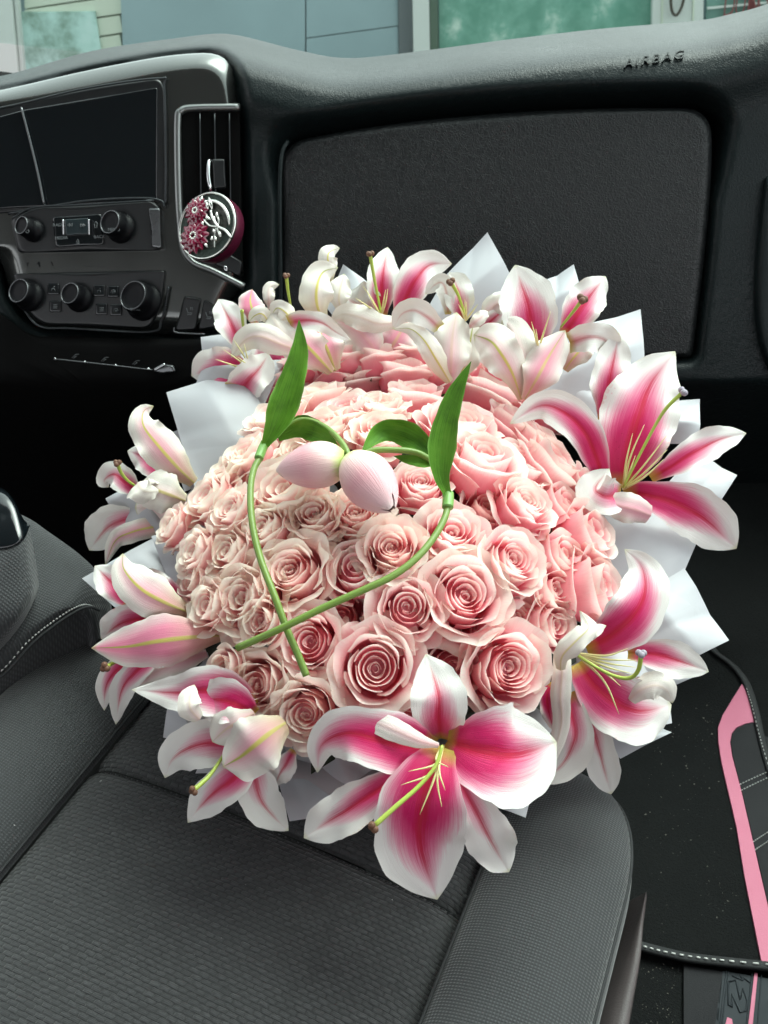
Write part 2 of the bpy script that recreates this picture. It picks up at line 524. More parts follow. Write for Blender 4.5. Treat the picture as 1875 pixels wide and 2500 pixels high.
struct_box('cab_pillar_wall', M_SHELL, -1.72, -1.66, -.55, -.35, .90, 1.74)

# ------------------------------------------------------------------ dashboard
SIL = smooth_tab([(-260, 225), (0, 186), (226, 124), (452, 90), (531, 82), (580, 86), (633, 98), (735, 124), (836, 141), (960, 133), (1243, 96), (1469, 70), (1695, 51), (1785, 34), (1875, 9), (2080, -70)], 160)
GLOVE = round_poly([(690, 350), (850, 318), (1020, 294), (1243, 274), (1470, 263), (1738, 264), (1738, 420), (1722, 620), (1690, 872), (1200, 884), (692, 900), (686, 620)],
                   [60, 300, 300, 300, 200, 75, 80, 200, 14, 300, 20, 200], 8)
STACK = round_poly([(-260, 268), (0, 222), (226, 168), (430, 131), (560, 128), (588, 250), (592, 450), (596, 690), (560, 745), (530, 815), (395, 815), (340, 812), (95, 800), (30, 735), (0, 620), (-260, 600)],
                   [0, 250, 250, 80, 95, 60, 100, 20, 20, 15, 10, 30, 60, 40, 40, 0], 6)
def sd_poly(X, Y, poly):
    """numpy signed distance (negative inside)"""
    P0 = np.array([(p[0], p[1]) for p in poly]); P1 = np.roll(P0, -1, axis=0)
    d = np.full(X.shape, 1e9); ins = np.zeros(X.shape, bool)
    for (ax, ay), (bx, by) in zip(P0, P1):
        ex, ey = bx-ax, by-ay; l2 = ex*ex+ey*ey + 1e-9
        t = np.clip(((X-ax)*ex+(Y-ay)*ey)/l2, 0, 1)
        d = np.minimum(d, (X-ax-t*ex)**2+(Y-ay-t*ey)**2)
        c = ((ay > Y) != (by > Y))
        xi = (bx-ax)*(Y-ay)/((by-ay) if by != ay else 1e-9)+ax
        ins ^= c & (X < xi)
    return np.where(ins, -1, 1)*np.sqrt(d)
def t_base(x, y):
    return 1.155 + .00010*(y-300) - .00002*(x-900)
cols_ = np.arange(-260, 2081, 9.0)
vs = np.concatenate([np.array([-3, -2, -1]), np.arange(0, 1.0001, 1/128.)])
XX = np.tile(cols_, (len(vs), 1)); YY = np.zeros_like(XX); TT = np.zeros_like(XX)
sil = np.array([interp(SIL, x) for x in cols_])
for i, v in enumerate(vs):
    if v < 0: YY[i] = sil + (-v)*9; TT[i] = 0
    else: YY[i] = sil + (1180 - sil) * v**1.25
S_ = YY - sil
TT = t_base(XX, YY) + .15*np.clip((105-S_)/105, 0, 1)**2.4 - .012*np.exp(-((S_-150)/60)**2)
dg = sd_poly(XX, YY, GLOVE); ds = sd_poly(XX, YY, STACK)
top_w = np.clip((500-YY)/200, 0, 1)
wg = 30 + 45*top_w
TT += (.022 + .040*top_w) * np.clip(1-np.maximum(dg, 0)/wg, 0, 1)**2
TT += .034 * np.clip(1-np.maximum(ds, 0)/30, 0, 1)**2
TT += .0007*np.clip(YY-930, 0, 300)
TT += np.where(dg < -6, .03, 0) + np.where(ds < -10, .03, 0)
for i, v in enumerate(vs):
    if v < 0: TT[i] = t_base(XX[i], sil) + .15 + .10*(-v)
dash = thing('dashboard', P(900, 500, 1.2), 'black leather-grained dashboard with glovebox, control stack and silver trim behind the bouquet', 'dashboard')
mb = MB(); mb.grid([[P(XX[i, j], YY[i, j], TT[i, j]) for j in range(XX.shape[1])] for i in range(XX.shape[0])])
mb.build('dash_pad', M_PAD, dash)

panel(GLOVE, lambda x, y: t_base(x, y) + .004, 'glovebox_door', M_DOOR, dash, roll=17, rolldepth=.010, back=.03, center=(1200, 560))
panel(round_poly([(692, 916), (1200, 901), (1684, 888), (1672, 1060), (740, 1080)], 12), lambda x, y: t_base(x, y) + .012 + .00045*max(0, y-930), 'knee_panel', M_DOOR, dash, roll=10, rolldepth=.006, back=.03, center=(1200, 985))
strip([(703, 345, 1.166), (690, 370, 1.163), (684, 420, 1.163), (683, 520, 1.17), (684, 620, 1.18), (686, 760, 1.195)], .0028, 'glovebox_lip', M_PAD, dash)
panel(round_poly([(1868, 430), (1850, 560), (1838, 700), (1846, 830), (1885, 930), (2060, 960), (2060, 400)], [10, 80, 80, 80, 40, 0, 0]), lambda x, y: t_base(x, y) - .012, 'dash_end_cap', M_PAD, dash, roll=22, rolldepth=.012, back=.03, center=(1960, 680))
# embossed airbag lettering, following the pad
def pad_t(x, y):
    s = y - interp(SIL, x)
    return t_base(x, y) + .15*max(0, (105-s)/105)**2.4 - .012*math.exp(-((s-150)/60)**2)
p0, p1 = P(1522, 167, pad_t(1522, 167)), P(1675, 142, pad_t(1675, 142))
pu = P(1518, 150, pad_t(1518, 150))
text_obj('airbag_lettering', 'AIRBAG', p0 + (CAM-p0).normalized()*.0030, p1-p0, pu-p0, .0180, .0012, M_PAD, dash, shear=.35, space=1.22)

# control stack
def t_st(x, y): return 1.168 + .00010*(y-300)
panel(STACK, t_st, 'stack_bezel', M_SILVER, dash, roll=46, rolldepth=.020, back=.02, center=(330, 470), insets=[0, 4, 10, 18, 28, 38, 46, 60])
panel(round_poly([(-260, 690), (-20, 745), (70, 818), (330, 826), (620, 826), (668, 880), (680, 1420), (-260, 1420)], [0, 60, 40, 40, 40, 60, 0, 0]), lambda x, y: t_base(x, y) - .008 + .0007*max(0, y-930), 'lower_fascia', M_VOID, dash, roll=26, rolldepth=.012, back=.03, center=(250, 980))
SCREEN = round_poly([(-260, 300), (0, 262), (200, 215), (390, 190), (403, 215), (407, 400), (405, 500), (390, 494), (30, 520), (-260, 540)], [0, 200, 200, 20, 15, 100, 10, 40, 40, 0])
panel(SCREEN, lambda x, y: t_st(x, y) - .002, 'screen_surround', M_BLACK, dash, roll=7, rolldepth=.003, back=.01, center=(180, 370))
panel(round_poly([(-260, 322), (0, 284), (60, 268), (385, 213), (384, 492), (110, 505), (30, 508), (-260, 530)], 6), lambda x, y: t_st(x, y) - .0045 + .00001*(x-200), 'touch_screen', M_GLOSS, dash, roll=4, rolldepth=.0012, back=.004, center=(180, 370))
strip([(-260, 302, 1.156), (0, 264, 1.156), (200, 218, 1.154), (386, 192, 1.151), (401, 215, 1.154), (405, 400, 1.172), (404, 498, 1.182)], .0013, 'screen_rim', M_TRIMD, dash, res=90)
strip([(52, 262, 1.155), (70, 330, 1.161), (92, 420, 1.170), (108, 500, 1.177)], .0013, 'screen_divider', M_DCHROME, dash)
strip([(20, 522, 1.184), (200, 492, 1.181), (340, 484, 1.180), (392, 490, 1.181), (402, 505, 1.182)], .0016, 'screen_sill', M_TRIMD, dash)

def knob(px, py, r_px, t, parent, depth=.016, tilt=(-.35, .12), ring=M_DCHROME, glyph=True, name='knob'):
    """turned control knob; axis leans towards the driver"""
    k = bpy.data.objects.new(name, None); COL.objects.link(k); k.parent = parent
    c = P(px, py, t); k.location = c - wloc(parent)
    ax = (-CF + CR*tilt[0] + CU*tilt[1]).normalized()
    sx = CR - ax*CR.dot(ax); sx.normalize(); sy = ax.cross(sx)
    r = r_px * t / F_PX
    prof = [(1.12, -.004), (1.12, .002), (1.0, .003), (.97, depth*.5), (.93, depth*.9), (.86, depth), (.80, depth), (.74, depth*.93), (.4, depth*.93), (0, depth*.93)]
    rows = []
    for q, h in prof:
        row = []
        for i in range(48):
            a = 2*math.pi*i/48
            g = 1 - (.025 if (i % 2 and .9 < q < 1.05) else 0)
            row.append(c + (sx*math.cos(a) + sy*math.sin(a))*r*q*g + ax*h)
        rows.append(row)
    mb = MB(); mb.grid(rows, closed_u=True); mb.build('knob_body', M_KNOB, k)
    mb = MB(); mb.tube([c + (sx*math.cos(2*math.pi*i/40) + sy*math.sin(2*math.pi*i/40))*r*(.83) + ax*depth for i in range(41)], .0007, 6, caps=False)
    mb.build('knob_ring', ring, k)
    return k
def sub(name, parent):
    e = bpy.data.objects.new(name, None); COL.objects.link(e); e.parent = parent; return e

RADIO = round_poly([(25, 535), (80, 505), (375, 490), (392, 505), (390, 612), (45, 618)], [12, 30, 12, 8, 8, 12])
rp = panel(RADIO, lambda x, y: t_st(x, y) - .008, 'radio_panel', M_BLACK, dash, roll=9, rolldepth=.004, back=.02, center=(210, 560))
strip([(30, 533, 1.180), (82, 507, 1.178), (200, 500, 1.177), (375, 489, 1.176)], .0012, 'radio_rim', M_TRIMD, dash)
panel(round_poly([(363, 508), (390, 508), (394, 608), (372, 606)], 4), lambda x, y: t_st(x, y) - .0125, 'side_trim', M_DCHROME, dash, roll=5, rolldepth=.002, back=.01)
panel(round_poly([(128, 530), (248, 522), (254, 598), (136, 604)], 8), lambda x, y: t_st(x, y) - .0115, 'radio_keypad', M_GLOSS, rp, roll=4, rolldepth=.0012, back=.006)
panel(round_poly([(157, 536), (215, 532), (217, 572), (160, 575)], 3), lambda x, y: t_st(x, y) - .014, 'track_display', M_LCD, rp, roll=3, rolldepth=.0008, back=.004)
for x in (154, 217): strip([(x, 536, 1.172), (x+1, 574, 1.176)], .0009, 'chrome_bar', M_CHROME, rp)
def glyph(polyline, t, parent, r=.0005, name='icon'):
    mb = MB()
    for pl in polyline:
        mb.tube([P(x, y, t) for x, y in pl], r, 5)
    return mb.build(name, M_GLYPH, parent)
tk = t_st(190, 560) - .0145
glyph([[(165, 549), (170, 545), (170, 553), (165, 549)], [(171, 549), (176, 545), (176, 553), (171, 549)]], tk-.001, rp, name='rewind_icon')
glyph([[(197, 546), (202, 550), (197, 554), (197, 546)], [(203, 546), (208, 550), (203, 554), (203, 546)]], tk-.001, rp, name='forward_icon')
glyph([[(229, 548), (234, 541), (239, 548), (237, 548), (237, 556), (231, 556), (231, 548), (229, 548)]], tk, rp, name='home_icon')
glyph([[(186, 591), (190, 584), (194, 591), (186, 591)], [(186, 594), (194, 594)]], tk, rp, name='eject_icon')
for s, x, y, w_ in (('RADIO', 129, 553, 26), ('MEDIA', 134, 585, 22), ('BACK', 229, 582, 20)):
    text_obj('key_lettering', s, P(x, y, tk), P(x+w_, y-1, tk)-P(x, y, tk), CU, .0055, .0001, M_GLYPH, rp)
k1 = knob(80, 562, 25, t_st(80, 562) - .010, dash, .018, (-.55, .1)); glyph([[(62, 563), (64, 568), (68, 569), (71, 565), (69, 561)], [(66, 558), (66, 564)]], t_st(80, 562) - .029, k1, .0004, 'power_icon')
k2 = knob(294, 556, 33, t_st(294, 556) - .010, dash, .020, (-.45, .1))
text_obj('knob_lettering', 'MENU', P(263, 564, t_st(290, 556)-.0305), CR, CU, .0055, .0001, M_GLYPH, k2)
# disc slot and climate panel
panel(round_poly([(60, 632), (392, 622), (392, 652), (60, 660)], 4), lambda x, y: t_st(x, y) + .000, 'disc_slot', M_GLOSS, dash, roll=5, rolldepth=.002, back=.01)
CLIM = round_poly([(32, 668), (404, 660), (398, 735), (368, 802), (100, 792), (48, 740)], [8, 8, 20, 22, 25, 25])
cl = panel(CLIM, lambda x, y: t_st(x, y) - .006, 'climate_panel', M_BLACK, dash, roll=7, rolldepth=.003, back=.02, center=(215, 725))
strip([(40, 700, 1.204), (60, 755, 1.208), (98, 797, 1.211), (180, 802, 1.211), (365, 810, 1.211), (395, 780, 1.209), (412, 700, 1.202)], .0016, 'climate_rim', M_TRIMD, dash, res=60)
for (x, y, r) in ((70, 722, 34), (193, 728, 30), (350, 736, 42)):
    k = knob(x, y, r, t_st(x, y) - .008, dash, .022 if r > 35 else .018, (-.40, .16))
    if r > 35: text_obj('knob_lettering', 'AUTO' if x < 100 else 'SYNC', P(x-32 if x > 100 else x-22, y+22, t_st(x, y)-.0315), CR, CU, .0048, .0001, M_GLYPH, k)
for bx, by, gl in ((130, 706, 0), (135, 748, 1), (242, 710, 0), (276, 712, 2), (248, 755, 1), (283, 757, 2)):
    bt = panel(round_poly([(bx-14, by-14), (bx+14, by-14), (bx+14, by+14), (bx-14, by+14)], 3), lambda x, y: t_st(x, y) - .009, 'climate_button', M_GLOSS, dash, roll=3, rolldepth=.001, back=.004)
    tt = t_st(bx, by) - .0105
    glyph([[(bx-4, by+4), (bx-3, by-1), (bx+1, by-2)], [(bx, by-6), (bx+4, by-6)], [(bx+2, by-2), (bx+5, by+4)]] if gl == 0 else
          ([[(bx-5, by-4), (bx+5, by-4)], [(bx-5, by), (bx+5, by)], [(bx-5, by+4), (bx+5, by+4)]] if gl == 1 else
           [[(bx-6, by+3), (bx-3, by-4), (bx+4, by-4), (bx+6, by+3)], [(bx-2, by+5), (bx, by-1)], [(bx+2, by+5), (bx+3, by-1)]]), tt, bt, .0004, 'icon')
# heated seat buttons
for poly, cx, cy in (([(428, 808), (450, 722), (492, 728), (478, 806)], 462, 760), ([(484, 806), (498, 730), (532, 750), (528, 800)], 509, 770)):
    bt = panel(round_poly(poly, 9), lambda x, y: t_st(x, y) - .004, 'seat_heater_button', M_BLACK, dash, roll=5, rolldepth=.0025, back=.01)
    tt = t_st(cx, cy) - .0055
    glyph([[(cx-7, cy-8), (cx-3, cy+4), (cx+7, cy+4), (cx+5, cy+8), (cx-5, cy+8)], [(cx+3, cy-10), (cx+4, cy-3)], [(cx+7, cy-10), (cx+8, cy-3)]], tt, bt, .0006, 'seat_icon')
strip([(425, 800, 1.214), (432, 812, 1.215), (500, 816, 1.215)], .0012, 'button_rim', M_DCHROME, dash)
# slots below
t_lf = lambda x, y: t_base(x, y) - .0105
for i, x in enumerate((135, 207, 283, 363)):
    y = 877 + (x-135)*.105
    mb = MB(); mb.ball(P(x, y, t_lf(x, y)-.0), .0022); mb.build('switch_stud', M_CHROME, dash)
    if i < 3: glyph([[(x+40, y-3), (x+50, y-12), (x+58, y-12)], [(x+44, y-2), (x+52, y-8)]], t_lf(x, y)-.002, dash, .0004, 'switch_icon')
strip([(132, 876, 1.180), (250, 889, 1.181), (372, 903, 1.182)], .0007, 'switch_bar', M_DCHROME, dash)
panel(round_poly([(372, 906), (405, 888), (425, 892), (430, 908), (395, 914)], 5), lambda x, y: t_lf(x, y)-.004, 'switch_paddle', M_DCHROME, dash, roll=6, rolldepth=.003, back=.01)
strip([(378, 903, 1.176), (403, 889, 1.175)], .0020, 'paddle_edge', M_CHROME, dash)

# air vent
VENT = round_poly([(441, 268), (586, 262), (588, 450), (594, 668), (452, 615), (446, 470)], [16, 4, 20, 6, 30, 40])
vt = panel(VENT, lambda x, y: t_st(x, y) - .001, 'air_vent', M_VOID, dash, roll=5, rolldepth=.002, back=.006, center=(515, 430))
for x in (488, 524, 560):
    mb = MB()
    rows = []
    for k in range(9):
        y = 276 + k*38
        if y > 600: y = 600
        row = []
        for a, dz in ((-1.2, .0), (-1.5, -.006), (0, -.0085), (1.5, -.006), (1.2, .0)):
            row.append(P(x + a + k*.5, y, t_st(x, y) - .002 + dz))
        rows.append(row)
    mb.grid(rows); mb.build('slat', M_BLACK, vt)
    strip([(x, 278, t_st(x, 278)-.0112), (x+4, 590, t_st(x, 590)-.0112)], .0007, 'slat_edge', M_TRIMD, vt)
strip([(586, 262, 1.160), (470, 264, 1.161), (441, 272, 1.160), (434, 292, 1.161), (434, 400, 1.170), (438, 520, 1.180), (446, 600, 1.188), (470, 640, 1.192), (520, 662, 1.194), (596, 700, 1.198)], .0046, 'vent_surround', M_SATIN, dash, res=90)
panel(round_poly([(470, 622), (586, 674), (592, 640), (548, 612)], 6), lambda x, y: t_st(x, y)-.004, 'vent_wheel_panel', M_BLACK, vt, roll=5, rolldepth=.002, back=.005)
panel(round_poly([(546, 648), (555, 650), (555, 664), (547, 661)], 3), lambda x, y: t_st(x, y)-.007, 'vent_wheel', M_CHROME, vt, roll=3, rolldepth=.001, back=.004)
panel(round_poly([(518, 388), (548, 388), (552, 460), (522, 462)], 4), lambda x, y: t_st(x, y)-.016, 'vent_tab', M_BLACK, vt, roll=5, rolldepth=.002, back=.008)

# ------------------------------------------------------------------ air freshener clipped on the vent
M_MAG = plain('magenta_enamel', (.20, .006, .035), .12, noise_amt=.3, nscale=300, coat=1.0)
M_RIM = plain('wine_red_plastic', (.07, .005, .02), .35, noise_amt=.1)
M_PEWTER = plain('pewter', (.12, .125, .11), .35, metal=.8, noise_amt=.4, nscale=250, bump_s=1.0, bscale=500)
M_RELIEF = plain('polished_relief', (.78, .80, .74), .16, metal=1.0, noise_amt=.05)
M_GRAN = plain('green_textured_band', (.05, .075, .06), .4, metal=.5, noise_amt=.6, nscale=500, bump_s=1.0, bscale=600)
fr_c = P(506, 552, 1.125)
fr = thing('air_freshener', fr_c, 'round air freshener with raised magenta flowers clipped to the dashboard vent', 'air freshener')
FX = (CR*.82 - CF*-.57).normalized() if False else None
fn = (-CF*.90 - CR*.42 + CU*.06).normalized()
fx = (CR - fn*CR.dot(fn)).normalized(); fy = fn.cross(fx)
FRr = 84*1.125/F_PX
def FR(a, b, h=0): return fr_c + fx*(a*FRr) + fy*(b*FRr) + fn*h
def disc_rows(prof, n=64): return [[FR(r*math.cos(2*math.pi*i/n), r*math.sin(2*math.pi*i/n), h) for i in range(n)] for r, h in prof]
mb = MB(); mb.grid(disc_rows([(0, -.022), (.9, -.022), (.98, -.018), (1.0, -.006), (.97, -.002)]), closed_u=True); mb.build('rim_case', M_RIM, fr)
mb = MB(); mb.grid(disc_rows([(.97, -.003), (1.0, -.001), (1.0, .001), (.97, .003), (.93, .0015), (.925, 0)]), closed_u=True); mb.build('face_ring', M_RELIEF, fr)
mb = MB(); mb.grid(disc_rows([(.93, .0), (.72, .0002), (.70, .0012)]), closed_u=True); mb.build('textured_band', M_GRAN, fr)
mb = MB(); mb.grid(disc_rows([(.71, .0008), (.68, -.0010), (.3, -.0012), (0, -.0012)]), closed_u=True); mb.build('face_plate', M_PEWTER, fr)
def relief(name, paths, mat=M_RELIEF):
    mb = MB()
    for pl, rr in paths:
        pts = crom([FR(a, b, .0022) for a, b in pl], 14)
        mb.tube(pts, [r*FRr for r in (rr if hasattr(rr, '__len__') else [rr]*14)], 6)
    return mb.build(name, mat, fr)
def leaf_r(k): return [k*max(.12, math.sin(math.pi*(i+.6)/14.2)) for i in range(14)]
relief('stem_relief', [([(.88, -.50), (.66, -.24), (.42, -.10), (.22, .20), (.16, .42)], .045), ([(.40, -.10), (.12, -.02), (-.10, .20)], .03), ([(.40, -.08), (.44, .06), (.40, .2)], .03),
                       ([(.36, -.14), (.30, -.3), (.30, -.5), (.30, -.7)], .022), ([(.40, -.14), (.44, -.30), (.50, -.42)], .02)])
relief('crescent_relief', [([(.80, -.12), (.78, .12), (.62, .42), (.36, .64), (.10, .72), (-.02, .70)], [.05*math.sin(math.pi*(i+1.5)/16)+.01 for i in range(14)])])
relief('leaf_relief', [([(.20, .42), (.16, .62), (.08, .84)], leaf_r(.07)), ([(.06, .44), (.04, .58), (-.0, .72)], leaf_r(.06)), ([(.16, .14), (.04, .22), (-.04, .28)], leaf_r(.055)),
                       ([(.42, .12), (.38, .25), (.36, .36)], leaf_r(.05)), ([(.34, .10), (.28, .18), (.24, .24)], leaf_r(.04)), ([(.24, -.12), (.28, -.22), (.30, -.28)], leaf_r(.045)),
                       ([(.46, -.22), (.50, -.34), (.52, -.42)], leaf_r(.04)), ([(.22, -.34), (.20, -.44), (.20, -.50)], leaf_r(.045)), ([(.32, -.36), (.34, -.46), (.35, -.52)], leaf_r(.045)),
                       ([(-.24, .70), (-.18, .80), (-.14, .90)], leaf_r(.06)), ([(-.42, .66), (-.40, .76), (-.40, .84)], leaf_r(.05)), ([(-.06, .78), (-.02, .7), (.02, .64)], leaf_r(.05)),
                       ([(-.14, .18), (-.12, .08), (-.10, .0)], leaf_r(.05)), ([(-.06, -.5), (.0, -.58), (.06, -.66)], leaf_r(.05)), ([(-.04, .3), (.02, .26), (.0, .18)], leaf_r(.04))])
def enamel_flower(cx, cy, r):
    mb = MB()
    for ring, (n, rr, h0, w_) in enumerate(((13, 1.0, .002, .26), (11, .66, .0045, .22))):
        for k in range(n):
            a = 2*math.pi*(k + .5*ring)/n
            rows = []
            for i in range(6):
                s = i/5; q = rr*r*(.12 + .88*s); wd = w_*r*math.sin(math.pi*min(.98, .12+.9*s))**.7
                row = []
                for u in (-1, -.5, 0, .5, 1):
                    x = cx + q*math.cos(a) - wd*u*math.sin(a); y = cy + q*math.sin(a) + wd*u*math.cos(a)
                    row.append(FR(x, y, h0 + .003*s*(1-s)*2 + .0012*(1-u*u) + .001*ring*s))
                rows.append(row)
            mb.grid(rows)
    mb.build('enamel_flower', M_MAG, fr)
    mb = MB()
    for k in range(10):
        a = 2*math.pi*k/10
        mb.ball(FR(cx + .13*r*1.4*math.cos(a), cy + .13*r*1.4*math.sin(a), .0062), .0014, n=6, m=4)
    mb.build('flower_eye', M_RELIEF, fr)
enamel_flower(-.34, .47, .43); enamel_flower(-.40, -.27, .52)
strip([(514, 392, 1.150), (510, 396, 1.142), (509, 430, 1.140), (513, 456, 1.142), (516, 470, 1.148)], .0022, 'chrome_clip', M_CHROME, fr, n=8)

# ------------------------------------------------------------------ passenger seat (car axes, z = seat plane)
SZ = .57
seat = thing('passenger_seat', Vector((-.29, .2, .50)), 'dark grey cloth passenger seat cushion under the bouquet, woven centre and raised side bolsters', 'car seat')
Y0, YF = -.12, .575
XL, XR = -.474, -.104
YS = .397
def crown(x, y):
    u = (x-XL)/(XR-XL)*2-1
    z = SZ + .012*(1-u*u) - .012*math.exp(-((1-abs(u))*.185/.012)**1)
    z -= .008*math.exp(-abs(y-YS)/.005)
    if y > YF-.10: z -= .06*((y-(YF-.10))/.10)**2.2
    return z
def cpanel(name, y0, y1, n):
    mb = MB(); rows = []
    for i in range(n+1):
        y = lerp(y0, y1, i/n)
        e = 30
        rows.append([Vector((lerp(XL, XR, j/e), y, crown(lerp(XL, XR, j/e), y))) for j in range(e+1)])
    if y1 > YF-.01: rows.append([p + Vector((0, .012, -.06)) for p in rows[-1]]); rows.append([p + Vector((0, -.01, -.12)) for p in rows[-1]])
    mb.grid(rows, uvs=None); return mb.build(name, M_COARSE, seat)
ys = []
cpanel('centre_cushion', Y0, YS-.0008, 60)
cpanel('front_cushion', YS+.0008, YF, 26)
def bolster(side, w):
    """raised bolster: profile from seam outwards, swept forward and rounded off at the front"""
    prof = [(0, -.004), (.010, .010), (.025, .020), (.045, .027), (.07, .030), (.092, .027), (.108, .017), (.116, .0), (.119, -.03), (.117, -.075), (.108, -.16)]
    prof = [(p.x, p.y) for p in crom([(a, b, 0) for a, b in prof], 40)]
    sx = XR if side > 0 else XL
    mb = MB(); rows = []
    nY = 70
    for i in range(nY+1):
        s = i/nY
        y = lerp(Y0, YF+.012, 1-(1-s)**1.35)
        e = max(0, (y-(YF+.012-.13))/.13)      # rounding towards the front
        k = math.sqrt(max(0, 1-e*e*.999))
        shr = .42 + .58*k
        zz = -.055*(1-k)
        row = []
        for (a, b) in prof:
            ax = a*w/.12
            xx = min(ax, ax*shr + .0) if e > 0 else ax
            row.append(Vector((sx + side*xx, y, SZ + b*(.6+.4*k) + zz - (0.004 if a < .002 else 0))))
        rows.append(row)
    rows.append([Vector((p.x, p.y+.002, p.z-.05)) for p in rows[-1]])
    rows.append([Vector((p.x, p.y-.006, p.z-.10)) for p in rows[-1]])
    mb.grid(rows, flip=side < 0)
    return mb.build('side_bolster', M_FINE, seat), rows
b1, rr1 = bolster(1, .124)
b2, rr2 = bolster(-1, .135)
for rws, s in ((rr1, 1), (rr2, -1)):
    for idx in (1,):
        mb = MB(); mb.tube([r[idx] + Vector((-s*.002, 0, .0005)) for r in rws[:-6]], .0015, 6); mb.build('seam_piping', M_PIPING, seat)
    mb = MB(); mb.tube([r[26] + Vector((s*.0006, 0, .0)) for r in rws[:-3]], .0016, 6); mb.build('edge_piping', M_PIPING, seat)
# stitches along the cross seam and along the outer edge
mb = MB()
k = XL + .01
while k < XR-.008:
    z = crown(k, YS-.004)
    mb.tube([Vector((k, YS-.0035, z)), Vector((k+.002, YS-.0035, z+.0009)), Vector((k+.0042, YS-.0032, z))], .0007, 5)
    k += .0062
mb.build('cross_stitching', M_DTHREAD, seat)
mb = MB()
for i in range(8, len(rr1)-6):
    p, q = rr1[i][25], rr1[i+1][25]
    mb.tube([p.lerp(q, .2)+Vector((0, 0, .0006)), p.lerp(q, .6)+Vector((0, 0, .0009))], .0003, 4)
mb.build('edge_stitching', plain('grey_thread', (.14, .14, .14), .8), seat)
M_SIDEP = plain('brown_grey_side_plastic', (.075, .062, .062), .5, noise_amt=.1, bump_s=.3, bscale=600)
mb = MB()
A = [(1578, 2176, .80), (1569, 2250, .79), (1562, 2330, .775), (1543, 2440, .755), (1530, 2520, .74), (1515, 2640, .72)]
Bq = [(1577, 2178, .802), (1545, 2290, .79), (1515, 2380, .775), (1495, 2450, .76), (1478, 2520, .745), (1450, 2640, .72)]
ra, rb = crom([P(*q) for q in A], 24), crom([P(*q) for q in Bq], 24)
dn = Vector((0, 0, -.15))
mb.grid([[b + Vector((-.01, 0, -.02)) for b in rb], rb, [b.lerp(a, .5) + (CAM-a).normalized()*.002 for a, b in zip(ra, rb)], ra, [a + Vector((.002, 0, -.01)) for a in ra], [a + dn for a in ra]])
mb.build('side_shield', M_SIDEP, seat)

# crumbs on the seat and carpet
mb = MB(); rnd = random.Random(12)
for x, y, q in ((248, 1908, .0012), (1040, 1940, .0004), (310, 1965, .0005), (600, 2160, .0004), (1290, 2190, .0004), (860, 2050, .0004), (475, 2330, .0003), (960, 2198, .0008), (35, 2015, .0006), (120, 2390, .0003), (730, 2420, .0004), (540, 2290, .0004), (380, 2080, .0004)):
    c = PZ(x, y, SZ + .013)
    i = [mb.vert(c + Vector((rnd.uniform(-q, q)*1.5, rnd.uniform(-q, q), rnd.uniform(.2, 1)*q))) for _ in range(4)]
    for f_ in ((0, 1, 2), (0, 2, 3), (0, 3, 1), (1, 3, 2)): mb.face([i[k] for k in f_])
finish(mb.build_at('lint', M_THREAD, PZ(500, 2200, SZ), smooth=False), 'specks of pale lint on the seat cushion', None, kind='stuff')
bk = MB(); q0 = P(254, 1512, 1.02); q1 = P(288, 1494, 1.02)
bk.tube([q0, q0.lerp(q1, .5), q1], [.004, .006, .005], 8)
finish(bk.build_at('belt_buckle', plain('red_button', (.30, .006, .02), .4), q0), 'tiny red seat belt release glimpsed left of the pink lily petals', 'belt buckle')
# ------------------------------------------------------------------ centre seat and its console at the left
cen = thing('centre_seat', PZ(60, 1600, .5), 'dark grey centre seat with pale stitched seam left of the passenger seat', 'car seat')
rows = [[(-260, 1240, 1.02), (-60, 1262, 1.03), (40, 1290, 1.03), (100, 1340, 1.03), (165, 1400, 1.03), (225, 1460, 1.03), (258, 1530, 1.03), (262, 1600, 1.04)],
        [(-260, 1180, .99), (-60, 1215, .985), (60, 1262, .98), (120, 1300, .98), (190, 1350, .975), (240, 1400, .975), (270, 1465, .975), (272, 1560, .99)],
        [(-260, 1300, .95), (-60, 1330, .945), (60, 1370, .94), (110, 1390, .94), (170, 1410, .938), (215, 1432, .938), (248, 1490, .95), (255, 1560, .97)],
        [(-260, 1560, .90), (-60, 1580, .90), (20, 1545, .90), (70, 1515, .905), (120, 1490, .91), (175, 1478, .915), (220, 1500, .935), (240, 1560, .955)],
        [(-260, 1720, .89), (-60, 1668, .90), (20, 1618, .905), (70, 1575, .91), (125, 1530, .915), (180, 1500, .925), (215, 1530, .95), (225, 1590, .965)],
        [(-260, 1840, .94), (-60, 1790, .95), (20, 1720, .955), (80, 1680, .96), (140, 1640, .965), (190, 1600, .97), (210, 1600, .98), (215, 1640, .99)]]
g = loft([[P(*q) for q in r] for r in rows], 60, 60)
mb = MB(); mb.grid(g); mb.build('seat_cushion', M_FINE, cen)
path = crom([P(*q) for q in [(-60, 1668, .896), (0, 1648, .898), (70, 1573, .904), (125, 1528, .909), (180, 1492, .916), (212, 1482, .921), (236, 1490, .928)]], 90)
mb = MB(); mb.tube([p + Vector((.004, 0, .0015)) for p in path], .0016, 6); mb.build('seam_piping', M_PIPING, cen)
mb = MB()
for i in range(0, 88, 2): mb.tube([path[i].lerp(path[i+1], .0)+Vector((0, 0, .003)), path[i].lerp(path[i+1], .5)+Vector((0, 0, .0038)), path[i+1].lerp(path[i], .1)+Vector((0, 0, .003))], .0007, 5)
mb.build('seam_stitching', M_THREAD, cen)

